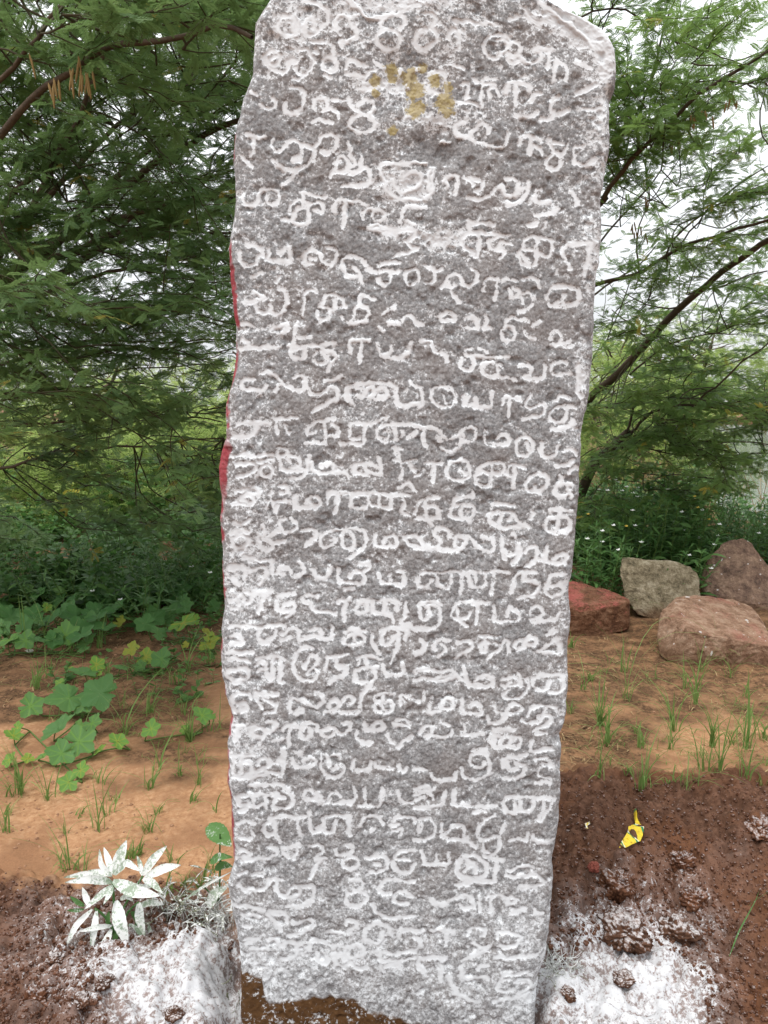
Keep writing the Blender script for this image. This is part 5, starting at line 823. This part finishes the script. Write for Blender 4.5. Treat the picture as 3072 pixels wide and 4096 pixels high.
def tuft(px_, py_, hp, n, label, group, seed, spread=.6):
    p = gat(px_, py_); dep = p[1] * CT + (H - p[2]) * ST; mb = MB(); g = random.Random(seed); blades(mb, p * 0, hp * dep / FPX * 1.5, int(n * 1.25), g, spread * g.uniform(1.0, 1.7), (.006 + .0025 * g.random()) * (dep / 3) ** .5)
    o = mb.build('grass_tuft', MAT['grass']); o.location = p; return tag(o, label, 'grass', group)
R1 = ('grass tuft on the bare soil in front of the red painted boulder', 'grass in front of the red boulder'); R2 = ('grass tuft at the foot of the flat topped boulder', 'grass at the flat topped boulder'); R3 = ('grass tuft on the orange soil just behind the brown heap of dug soil', 'grass behind the dug soil')
SL_ = ('thin grass tuft on the orange soil between the squash leaves and the whitened plant', 'grass on the left soil'); SQ_ = ('grass tuft growing among the squash leaves', 'grass among squash leaves'); SW_ = ('grass tuft close around the white dusted plant', 'grass around the dusted plant')
k = 0
for (x, y, h, n, lb) in ((640, 1620, 640, 9, R1), (450, 1800, 330, 22, R1), (500, 1930, 430, 7, R1), (335, 1545, 260, 6, R1), (240, 1720, 160, 9, R1), (740, 1010, 190, 9, R1), (620, 1420, 200, 7, R1), (250, 1240, 120, 9, R1), (380, 1480, 120, 14, R1),
        (1130, 1650, 420, 11, R2), (1290, 1350, 430, 6, R2), (1385, 1455, 260, 9, R2), (1180, 1420, 270, 7, R2), (1060, 1540, 240, 6, R2), (970, 1840, 420, 14, R2), (1500, 1600, 200, 7, R2),
        (960, 1970, 300, 9, R3), (1260, 1960, 330, 13, R3), (1500, 1970, 420, 15, R3), (1620, 1900, 300, 8, R3), (745, 1960, 240, 8, R3), (1390, 1930, 220, 9, R3)):
    k += 1; tuft(*c7(x, y), h * .5558, n, *lb, 1500 + k)
for (x, y, h, n) in ((545, 345, 280, 8), (820, 425, 330, 12), (1005, 390, 200, 7), (1110, 410, 260, 9), (1245, 310, 300, 9), (1510, 340, 300, 11), (1630, 395, 130, 7), (1330, 300, 330, 9), (750, 320, 150, 9), (880, 410, 150, 5), (1180, 390, 140, 7), (590, 140, 250, 9)):
    k += 1; tuft(2072 + x * .6028, 2900 + y * .6028, h * .6028, n, *R3, 1500 + k)
for (x, y, h, n, lb) in ((130, 760, 340, 16, SL_), (300, 790, 260, 9, SL_), (640, 690, 190, 6, SL_), (955, 720, 200, 9, SL_), (1255, 690, 220, 8, SL_), (500, 890, 130, 5, SL_), (620, 990, 320, 8, SL_), (1360, 860, 210, 3, SL_), (1010, 880, 120, 8, SL_), (1220, 800, 110, 9, SL_), (945, 990, 150, 12, SL_), (45, 990, 200, 9, SL_), (60, 770, 250, 7, SL_), (680, 890, 190, 8, SL_), (1010, 600, 190, 6, SL_), (1130, 640, 110, 7, SL_), (730, 800, 120, 7, SL_), (420, 1000, 120, 6, SL_), (60, 880, 120, 8, SL_),
        (790, 380, 330, 7, SQ_), (950, 240, 160, 12, SQ_), (1200, 420, 220, 20, SQ_), (230, 90, 180, 8, SQ_), (700, 60, 160, 7, SQ_), (1100, 60, 180, 8, SQ_), (1370, 350, 220, 4, SQ_), (440, 270, 130, 5, SQ_), (1160, 250, 150, 6, SQ_),
        (820, 1170, 160, 14, SW_), (870, 1140, 120, 10, SW_), (430, 1240, 260, 9, SW_), (1100, 1180, 150, 7, SW_), (1180, 1330, 130, 14, SW_), (400, 1180, 120, 10, SW_), (1060, 1380, 160, 10, SW_), (1280, 1330, 130, 12, SW_), (1350, 1240, 190, 10, SW_), (520, 1240, 140, 8, SW_)):
    k += 1; tuft(*k4(x, y), h * .631, n, *lb, 1500 + k)
for (x, y, h, n) in ((300, 1110, 290, 5), (165, 1140, 470, 3), (330, 1340, 260, 8), (470, 1185, 170, 8), (655, 1150, 190, 6), (705, 1340, 190, 7), (1240, 1300, 250, 8), (1095, 1010, 140, 7), (985, 960, 160, 8), (690, 1010, 160, 5), (1050, 1330, 90, 9), (1400, 1240, 160, 8), (235, 1400, 150, 9)):
    k += 1; tuft(*k3(x, y), h * .6028, n, *SQ_, 1500 + k)
mb = MB(); g = random.Random(77)
for q in range(1300):
    x = g.uniform(-200, 3300); y = 2330 + 800 * g.random() ** 1.3; p = gat(x, y)
    if dug_mask(np.array(p[0]), np.array(p[1])) > .3 or (850 < x < 2300) or fbm(np.array(p[0] * 2.2), np.array(p[1] * 2.2), 371, 2) < .47: continue
    blades(mb, p, g.uniform(.03, .17), g.randint(2, 6), g, 1.2, .0042, .15)
tag(mb.build('grass', MAT['grass']), 'sparse short grass over the bare soil', 'grass', kind='stuff')
# straw and leaf litter lying on the soil
mb = MB(); g = random.Random(78)
for q in range(14000):
    y = 2300 + 900 * g.random() ** 1.6; x = g.uniform(-250, 3320); p = gat(x, y) if q % 3 == 0 else None
    if p is None: pp = gp(x, y); p = np.array([pp[0], pp[1], float(gh(pp[0], pp[1]))])
    if dug_mask(np.array(p[0]), np.array(p[1])) > .4 or fbm(np.array(p[0] * 1.6), np.array(p[1] * 1.6), 375, 3) < .40 + .12 * (y > 2750): continue
    l = g.uniform(.01, .06) * (1.4 if g.random() < .15 else 1); a = g.uniform(0, 6.28); d = np.array((math.cos(a), math.sin(a), g.uniform(-.1, .25))); s_ = np.array((-d[1], d[0], 0)) * g.uniform(.0006, .0024); p = p + (0, 0, .004)
    m_ = p + d * l * .5 + (0, 0, g.uniform(0, .006)); mb.add([p - s_, p + s_, m_ + s_, m_ - s_, p + d * l + s_ * .4, p + d * l - s_ * .4], [(0, 1, 2, 3), (3, 2, 4, 5)], g.random())
tag(mb.build('leaf_litter', MAT['straw']), 'dry straw and leaf litter strewn on the soil', 'litter', kind='stuff')

# ------------------------------------------------------------------ the white dusted plant
def ribbon_leaf(P, W, r, mat, parent, fold=.18):
    """a leaf along the path P (world), W wide, facing the sky and the lens side"""
    Q = resample(P, .008); n = len(Q); s = np.linspace(0, 1, n); T_ = np.gradient(Q, axis=0); T_ /= np.linalg.norm(T_, axis=1)[:, None]
    side_ = np.cross(T_, np.array((0.05, -.72, .69))); side_ /= np.linalg.norm(side_, axis=1)[:, None] + 1e-6; nrm = np.cross(side_, T_)
    prof = np.sin(np.pi * np.clip(s * .95 + .04, 0, 1)) ** .75 * (1 - .3 * s); ser = 1 + .07 * (np.arange(n) % 2 - .5); w_ = W * .62 * prof * ser
    cols = [Q + side_ * (w_ * f)[:, None] + nrm * (fold * w_ * f * f - .002 * (abs(f) == .5))[:, None] for f in (-1, -.5, 0, .5, 1)]
    V = np.stack(cols, 1).reshape(-1, 3); F = [(5 * k + j, 5 * k + 5 + j, 5 * k + 6 + j, 5 * k + 1 + j) for k in range(n - 1) for j in range(4)]
    mb = MB(); mb.add(V, F, r); return mb.build('leaf', MAT[mat], parent)
YP = 2.02
def D4(x, y, dy=0.0): return wp(*k4(x, y), YP + dy)
pb = gat(*k4(715, 1660)); o = thing('dusted_plant', pb, 'leafy plant coated in white powder growing at the left foot of the slab', 'plant')
st = MB(); nodes = {'a': D4(715, 1315, -.01), 'b': D4(905, 1275, .03), 'c': D4(725, 1590, -.05), 'd': D4(600, 1480, -.03), 'e': D4(880, 1440, .0)}
for q, p in nodes.items(): tube(st, resample([pb + (rnd.uniform(-.02, .02), rnd.uniform(-.01, .02), -.02), (pb + p) / 2 + (0, .01, .02), p], .02), np.array([.0035]), 6)
st.build('stem', MAT['dustedgreen'], o)
def dl(path, W, dys, mat='dusted'): ribbon_leaf([D4(x, y, d) for (x, y), d in zip(path, dys)], W * .631 * 1.4 / FPX, rnd.random(), mat, o)
for path, W, dys in ((((715, 1315), (560, 1295), (412, 1315)), 75, (-.01, -.06, -.09)), (((700, 1300), (540, 1262), (405, 1283)), 62, (.0, .0, -.02)), (((710, 1270), (640, 1210), (630, 1105)), 48, (.0, .0, .02)), (((710, 1275), (640, 1245), (555, 1240)), 50, (.02, .05, .06)),
        (((715, 1305), (850, 1370), (1012, 1400)), 115, (-.02, -.08, -.12)), (((715, 1330), (640, 1395), (535, 1485)), 66, (-.02, -.07, -.1)), (((715, 1340), (690, 1400), (655, 1455)), 50, (-.03, -.07, -.1)), (((728, 1270), (760, 1150), (802, 1048)), 108, (.0, .02, .05)), (((712, 1262), (690, 1180), (658, 1092)), 62, (.01, .05, .09)),
        (((735, 1260), (800, 1185), (892, 1245)), 66, (-.01, -.02, -.05)), (((905, 1270), (970, 1170), (1057, 1083)), 86, (.03, .05, .08)), (((915, 1285), (1030, 1230), (1145, 1205)), 88, (.02, .02, .0)), (((900, 1270), (890, 1200), (868, 1145)), 46, (.04, .07, .09)), (((905, 1290), (970, 1320), (1030, 1385)), 70, (.02, -.02, -.05)),
        (((735, 1430), (760, 1570), (808, 1715)), 118, (-.05, -.10, -.11)), (((880, 1440), (885, 1550), (918, 1652)), 82, (.0, -.05, -.06)), (((710, 1590), (610, 1600), (498, 1628)), 48, (-.05, -.08, -.1)), (((705, 1610), (665, 1710), (604, 1830)), 74, (-.05, -.10, -.10)), (((585, 1485), (480, 1590), (415, 1722)), 58, (-.03, -.08, -.10)), (((612, 1490), (598, 1620), (574, 1762)), 64, (-.03, -.08, -.10)),
        (((570, 1470), (545, 1410), (522, 1345)), 58, (-.02, .0, .02)), (((815, 1580), (860, 1610), (915, 1660)), 50, (-.02, -.04, -.05)), (((940, 1580), (960, 1650), (982, 1702)), 40, (.0, -.02, -.03)), (((860, 1470), (960, 1440), (1040, 1455)), 60, (.02, .02, .0)), (((800, 1330), (900, 1350), (990, 1330)), 60, (.03, .03, .03)), (((760, 1420), (810, 1400), (850, 1440)), 50, (-.03, -.06, -.07)), (((1010, 1560), (1030, 1600), (1000, 1660)), 44, (.02, .0, .0))):
    dl(path, W, dys)
for path, W, dys in ((((535, 1465), (490, 1440), (443, 1402)), 44, (-.04, -.05, -.05)), (((535, 1485), (480, 1495), (422, 1490)), 34, (-.05, -.07, -.08)), (((735, 1600), (735, 1660), (712, 1720)), 50, (-.02, -.04, -.05)), (((690, 1500), (680, 1560), (690, 1600)), 46, (-.02, -.03, -.03)), (((830, 1500), (880, 1540), (860, 1600)), 60, (.02, .01, .0))): dl(path, W, dys, 'dustedgreen')
# half dusted leaves against the slab's foot, tangled dusted weeds beside it
o = thing('dusted_plant', gat(*k4(1390, 1420)), 'tall thin weed with a few half dusted leaves touching the left edge of the slab', 'plant')
def el(path, W, mat): ribbon_leaf([wp(*k4(x, y), YP - .06 + d) for x, y, d in path], W * .631 * 2.2 / FPX, rnd.random(), mat, o)
el(((1315, 955, .1), (1390, 1010, .05), (1465, 1085, .0)), 110, 'dustedgreen'); el(((1330, 1185, .05), (1400, 1150, .0), (1475, 1155, .0)), 54, 'dustedgreen'); el(((1360, 1225, .05), (1420, 1205, .02), (1475, 1215, .0)), 50, 'dustedgreen'); el(((1320, 1475, -.05), (1360, 1385, -.06), (1440, 1345, -.03)), 62, 'dusted'); el(((1150, 1440, .0), (1290, 1340, .02), (1470, 1245, .0)), 16, 'dusted')
st = MB(); p0 = gat(*k4(1390, 1440))
for x, y in ((1395, 1010), (1400, 1150), (1360, 1390), (1290, 1340)): tube(st, resample([p0, wp(*k4(x, y), YP - .03)], .05), .0022, 5)
st.build('stem', MAT['dustedgreen'], o)
for (x, y, lab, n) in ((1130, 1540, 'tangled powder covered weed nearest the white dusted plant', 16), (1290, 1580, 'tangled powder covered weed midway between the dusted plant and the slab', 22), (1405, 1560, 'powder covered weed with star shaped leaves against the slab', 22)):
    p = gat(*k4(x, y)); o = thing('dusted_weed', p, lab, 'weed'); st, lf = MB(), MB(); g = np.random.default_rng(x)
    for q in range(n):
        a = g.uniform(0, 6.28); l = g.uniform(.04, .13); e = p + (math.cos(a) * l, math.sin(a) * l * .7, g.uniform(.02, .11)); tube(st, resample([p + (g.normal(0, .02), g.normal(0, .015), -.005), (p + e) / 2 + (0, 0, .035), e], .02, .003, int(g.integers(1e6))), [.0013], 4)
        m = int(g.integers(2, 6)); Fw = g.normal(0, 1, (m, 3)) * (1, 1, .5); scatter(lf, *LT[0], np.repeat(e[None], m, 0) + g.normal(0, .006, (m, 3)), frames(Fw / np.linalg.norm(Fw, axis=1)[:, None], np.tile((0, -.3, 1.), (m, 1))), g.uniform(.018, .04, m), g.random(m))
    st.build('stem', MAT['dustfine'], o); lf.build('foliage', MAT['dustfine'], o)
# powder covered rootlets by the right foot of the slab, and at its left corner
c8 = lambda x, y: (2072 + x * .6028, 2900 + y * .6028)
o = thing('root_tangle', gat(*c8(270, 1640)), 'tangle of fine powder covered rootlets at the right foot of the slab', 'roots'); mb = MB(); g = np.random.default_rng(91)
for q in range(60):
    p = gat(*c8(g.uniform(190, 350), g.uniform(1540, 1700))) + (0, 0, .004); a = g.uniform(0, 6.28); pts = [p]
    for s_ in range(6): a += g.normal(0, .7); pts.append(pts[-1] + (math.cos(a) * .012, math.sin(a) * .012, g.normal(.003, .006)))
    tube(mb, resample(pts, .006), [.0008], 4)
tag(mb.build('rootlets', MAT['dustfine'], o), kind='stuff')
o = thing('root_tangle', gat(905, 4000), 'pale hair roots hanging in the soil at the left bottom corner of the slab', 'roots')
for pts in (((955, 3960), (957, 4000), (952, 4040), (945, 4096)), ((952, 4010), (940, 4040), (925, 4055)), ((910, 3990), (905, 3970), (908, 3962), (912, 4000)), ((885, 3935), (905, 3930), (920, 3915), (925, 3895))):
    mb = MB(); tube(mb, resample([wp(x, y, 1.735) for x, y in pts], .006, .0015, 3), [.0013], 5); mb.build('root', MAT['dustfine'], o)

# ------------------------------------------------------------------ odds and ends in the dug soil
def clod(px_, py_, rp, label, seed, mat, sq=(1, 1, .8), dz=0.12, name='soil_clod', cat='clod'):
    p = gat(px_, py_); dep = p[1] * CT + (H - p[2]) * ST; r = rp * dep / FPX; bm = bmesh.new(); bmesh.ops.create_icosphere(bm, subdivisions=5, radius=1); sv_ = Vector((seed * 2.3, seed, seed * .7))
    for v in bm.verts:
        c = v.co.copy(); k = .82 + .5 * mnoise.noise(c * 1.1 + sv_) + .24 * mnoise.cell(c * 1.6 + sv_) * .5 + .24 * abs(mnoise.noise(c * 2.7 + sv_)) + .18 * mnoise.noise(c * 6 + sv_) + .11 * mnoise.noise(c * 14 + sv_); v.co = Vector((c.x * sq[0], c.y * sq[1], c.z * sq[2])) * k * r
    me = bpy.data.meshes.new(name); bm.to_mesh(me); bm.free()
    for f in me.polygons: f.use_smooth = True
    me.materials.append(mat); o = bpy.data.objects.new(name, me); COL.objects.link(o); o.location = p + (0, 0, r * dz); o.rotation_euler = (0, 0, seed); return tag(o, label, cat)
def soilmat(name, a, b_, dust):
    m, t, b = M(name); n2_ = noise(t, 45, 6, .7); c = mixc(t, step(t, n2_, .3, .7), a, b_); geo = N(t, 'NewGeometry'); sx = N(t, 'SeparateXYZ'); t.links.new(geo.outputs['Normal'], sx.inputs[0])
    d = math_(t, 'MULTIPLY', step(t, math_(t, 'ADD', sx.outputs['Z'], math_(t, 'MULTIPLY', math_(t, 'SUBTRACT', noise(t, 110, 5, .75), .5), 2.2)), .75 - dust * .6, 1.35 - dust * .5), min(1, dust + .3)); c = mixc(t, d, c, (.78, .76, .76))
    t.links.new(c, b.inputs['Base Color']); b.inputs['Roughness'].default_value = .95; b.inputs['Specular IOR Level'].default_value = .1; bump(t, b, math_(t, 'ADD', n2_, noise(t, 170, 5, .7)), .4, .005); return m
s1 = soilmat('clod_soil', (.045, .018, .01), (.17, .075, .04), .12); s2 = soilmat('clod_dusty', (.05, .024, .015), (.14, .07, .043), .28)
clod(*c8(650, 1075), 72, 'dark brown earth clod at the middle of the soil heap right of the slab', 3, s1); clod(*c8(700, 1385), 96, 'large flat earth clod dusted with powder, in front of the dark one', 5, s2, (1.2, 1, .62)); clod(*c8(1040, 1380), 74, 'powder flecked earth clod just right of the large flat one', 8, s2, (1, 1, .7)); clod(*c8(1160, 1160), 52, 'earth clod behind the two dusted ones on the right heap', 11, s1); clod(*c8(1080, 920), 50, 'lumpy earth clod high on the right heap, behind the others', 13, s1)
clod(*c8(1600, 690), 62, 'red brown earth slab with a dark hollow at the right edge', 17, s1, (1.5, 1, .5)); clod(*c8(700, 1690), 40, 'clod poking through the white powder right of the slab', 19, s2, (1.2, 1, .6)); clod(*c8(330, 1790), 32, 'small bare clod in the powder close to the right foot of the slab', 21, s2)
clod(330, 4010, 42, 'dusted clod in the left soil nearest the bottom edge', 23, s2); clod(150, 4000, 60, 'red brown clod in the bottom left corner', 25, s1); clod(420, 3930, 36, 'small dusted clod between the left corner and the white powder', 27, s2, (1, 1, .7)); clod(215, 3850, 40, 'powder flecked clod at far left under the whitened plant', 29, s2); clod(700, 4060, 34, 'bare topped clod in the white powder left of the slab', 31, s2)
clod(*c8(500, 962), 24, 'small brick red stone on the soil heap right of the slab', 33, plain('red_stone', (.17, .045, .03), (.27, .08, .055), 60, .8), (1, 1, .8), .5, 'red_stone', 'stone')
clod(*k3(198, 1180), 11, 'small white snail shell lying on the soil among squash leaves', 35, plain('shell', (.7, .66, .6), (.82, .8, .76), 60, .6, 0), (1.2, 1, .8), .6, 'snail_shell', 'shell')
# crumbs of soil: nobody could count them
mb = MB(); g = np.random.default_rng(55); ic = bmesh.new(); bmesh.ops.create_icosphere(ic, subdivisions=2, radius=1); iv = np.array([v.co[:] for v in ic.verts]); itf = np.array([[v.index for v in f.verts] for f in ic.faces]); ic.free(); vs = []
for q in range(4):
    a = iv * (.9 + .5 * np.array([mnoise.noise(Vector(c) * 1.6 + Vector((q * 7, 0, 0))) + .7 * mnoise.noise(Vector(c) * 3.5 + Vector((0, q * 7, 0))) for c in iv])[:, None]) * g.uniform(.7, 1.2, (1, 3)); vs.append(a)
px_ = np.concatenate([g.uniform(2200, 3200, 8200), g.uniform(-150, 930, 5600)]); py_ = np.concatenate([g.uniform(3080, 4120, 8200), g.uniform(3480, 4120, 5600)]); P = []; S = []
for x, y in zip(px_, py_):
    p = gp(x, y); 
    if dug_mask(np.array(p[0]), np.array(p[1])) < .3 or powder(p[0], p[1]) > .5: continue
    p = gat(x, y); P.append(p); S.append(.0013 + .0065 * g.random() ** 4)
P = np.array(P); S = np.array(S); w_ = g.integers(0, 4, len(P)); Fw = g.normal(0, 1, (len(P), 3)); R = frames(Fw / np.linalg.norm(Fw, axis=1)[:, None], g.normal(0, 1, (len(P), 3)))
for k in range(4):
    q = w_ == k; scatter(mb, vs[k], itf, P[q], R[q], S[q], g.random(q.sum()))
tag(mb.build('soil_crumbs', soilmat('crumb_soil', (.06, .026, .014), (.15, .07, .042), .03), smooth=False), 'fine crumbs of dug brown soil on both sides of the slab', 'soil', kind='stuff')
mb = MB(); P = []; S = []
for q in range(5200):
    x = g.uniform(-150, 3200); y = 2350 + 1150 * g.random(); p = gp(x, y)
    if 900 < x < 2200 or dug_mask(np.array(p[0]), np.array(p[1])) > .5 or fbm(np.array(p[0] * 2), np.array(p[1] * 2), 391, 3) < .45: continue
    p[2] = float(gh(p[0], p[1])); P.append(p); S.append(.0015 + .0075 * g.random() ** 5)
P = np.array(P); S = np.array(S) * (P[:, 1] / 3) ** .5; w_ = g.integers(0, 4, len(P)); Fw = g.normal(0, 1, (len(P), 3)); R = frames(Fw / np.linalg.norm(Fw, axis=1)[:, None], g.normal(0, 1, (len(P), 3)))
for k in range(4):
    q = w_ == k; scatter(mb, vs[k], itf, P[q], R[q], S[q], g.random(q.sum()))
tag(mb.build('grit', plain('grit', (.2, .1, .055), (.42, .25, .15), 12, .95, 0), smooth=False), 'grit and small lumps of earth on the orange soil', 'soil', kind='stuff')
# yellow plastic wrapper half buried in the heap
def sheet(name, outline, label, stripes, seed, base_y):
    pts = [wp(*c8(x, y), base_y) for x, y in outline]; c0 = np.mean(pts, 0); g = gat(*c8(np.mean([x for x, y in outline]), np.mean([y for x, y in outline])))
    k = g[1] / base_y; bm = bmesh.new(); vs_ = []
    for x, y in outline:
        q = gat(*c8(x, y)); q = q + np.array((0, -.006, .006)); vs_.append(bm.verts.new(q - g))
    f = bm.faces.new(vs_); bmesh.ops.triangulate(bm, faces=[f])
    for _ in range(4): bmesh.ops.subdivide_edges(bm, edges=[e for e in bm.edges if e.calc_length() > .008], cuts=1); bmesh.ops.triangulate(bm, faces=bm.faces)
    for v in bm.verts: v.co += Vector((0, -.4, .6)) * (.010 * abs(mnoise.noise(v.co * 45 + Vector((seed, 0, 0)))) + .006 * abs(mnoise.noise(v.co * 110)))
    me = bpy.data.meshes.new(name); bm.to_mesh(me); bm.free(); o = bpy.data.objects.new(name, me); COL.objects.link(o); o.location = g; m, t, b = M(name + '_film')
    c = mixc(t, noise(t, 40, 4), (.72, .5, .02), (.85, .66, .06))
    if stripes:
        sx = N(t, 'SeparateXYZ'); t.links.new(N(t, 'TexCoord').outputs['Object'], sx.inputs[0]); u_ = math_(t, 'ADD', math_(t, 'MULTIPLY', sx.outputs['X'], 17.0), math_(t, 'MULTIPLY', sx.outputs['Y'], 5.0))
        fr = math_(t, 'FRACT', math_(t, 'ADD', u_, .62)); gsel = math_(t, 'MULTIPLY', step(t, fr, .36, .38), step(t, fr, .50, .48)); wsel = math_(t, 'MULTIPLY', step(t, fr, .50, .52), step(t, fr, .60, .58))
        c = mixc(t, gsel, c, (.02, .22, .09)); c = mixc(t, wsel, c, (.75, .76, .72))
    else: c = mixc(t, step(t, noise(t, 90, 2), .4, .5), c, (.8, .8, .78))
    c = mixc(t, math_(t, 'MULTIPLY', step(t, noise(t, 130, 4, .7), .56, .68), .75), c, (.16, .075, .035)); t.links.new(c, b.inputs['Base Color']); b.inputs['Roughness'].default_value = .35; me.materials.append(m); md = o.modifiers.new('thickness', 'SOLIDIFY'); md.thickness = .0006
    return tag(o, label, 'wrapper')
sheet('plastic_wrapper', [(757, 566), (780, 566), (786, 625), (803, 660), (830, 688), (822, 740), (806, 778), (760, 795), (715, 818), (664, 824), (682, 780), (705, 745), (722, 715), (728, 680), (752, 672), (774, 664)], 'crumpled yellow plastic wrapper with green and white stripes half buried in the soil heap', True, 3, 2.6)
sheet('plastic_scrap', [(438, 660), (470, 650), (474, 664), (455, 676), (462, 695), (448, 690)], 'small white and yellow plastic scrap in the soil left of the striped wrapper', False, 5, 2.6)
# long half dusted grass stems over the right powder
k = 0
for pts, lab in ((((1400, 1560), (1460, 1420), (1580, 1220), (1600, 1180)), 'long half dusted grass blade arching over the powder at lower right'), (((1530, 1220), (1600, 1195), (1680, 1185)), 'short dusted grass blade lying at the right edge above the powder')):
    mb = MB(); P = resample([gat(*c8(x, y)) + (0, 0, .01 + .05 * (i / len(pts))) for i, (x, y) in enumerate(pts)], .02); n = len(P); sd_ = np.array((.9, .3, .2)) * .0045; s_ = np.sin(np.linspace(.3, math.pi, n))[:, None]
    V = np.stack([P - sd_ * s_, P + (0, 0, .001), P + sd_ * s_], 1).reshape(-1, 3); mb.add(V, [(3 * k + j, 3 * k + 3 + j, 3 * k + 4 + j, 3 * k + 1 + j) for k in range(n - 1) for j in range(2)], .4); tag(mb.build('fallen_grass', MAT['dustedgreen']), lab, 'grass')
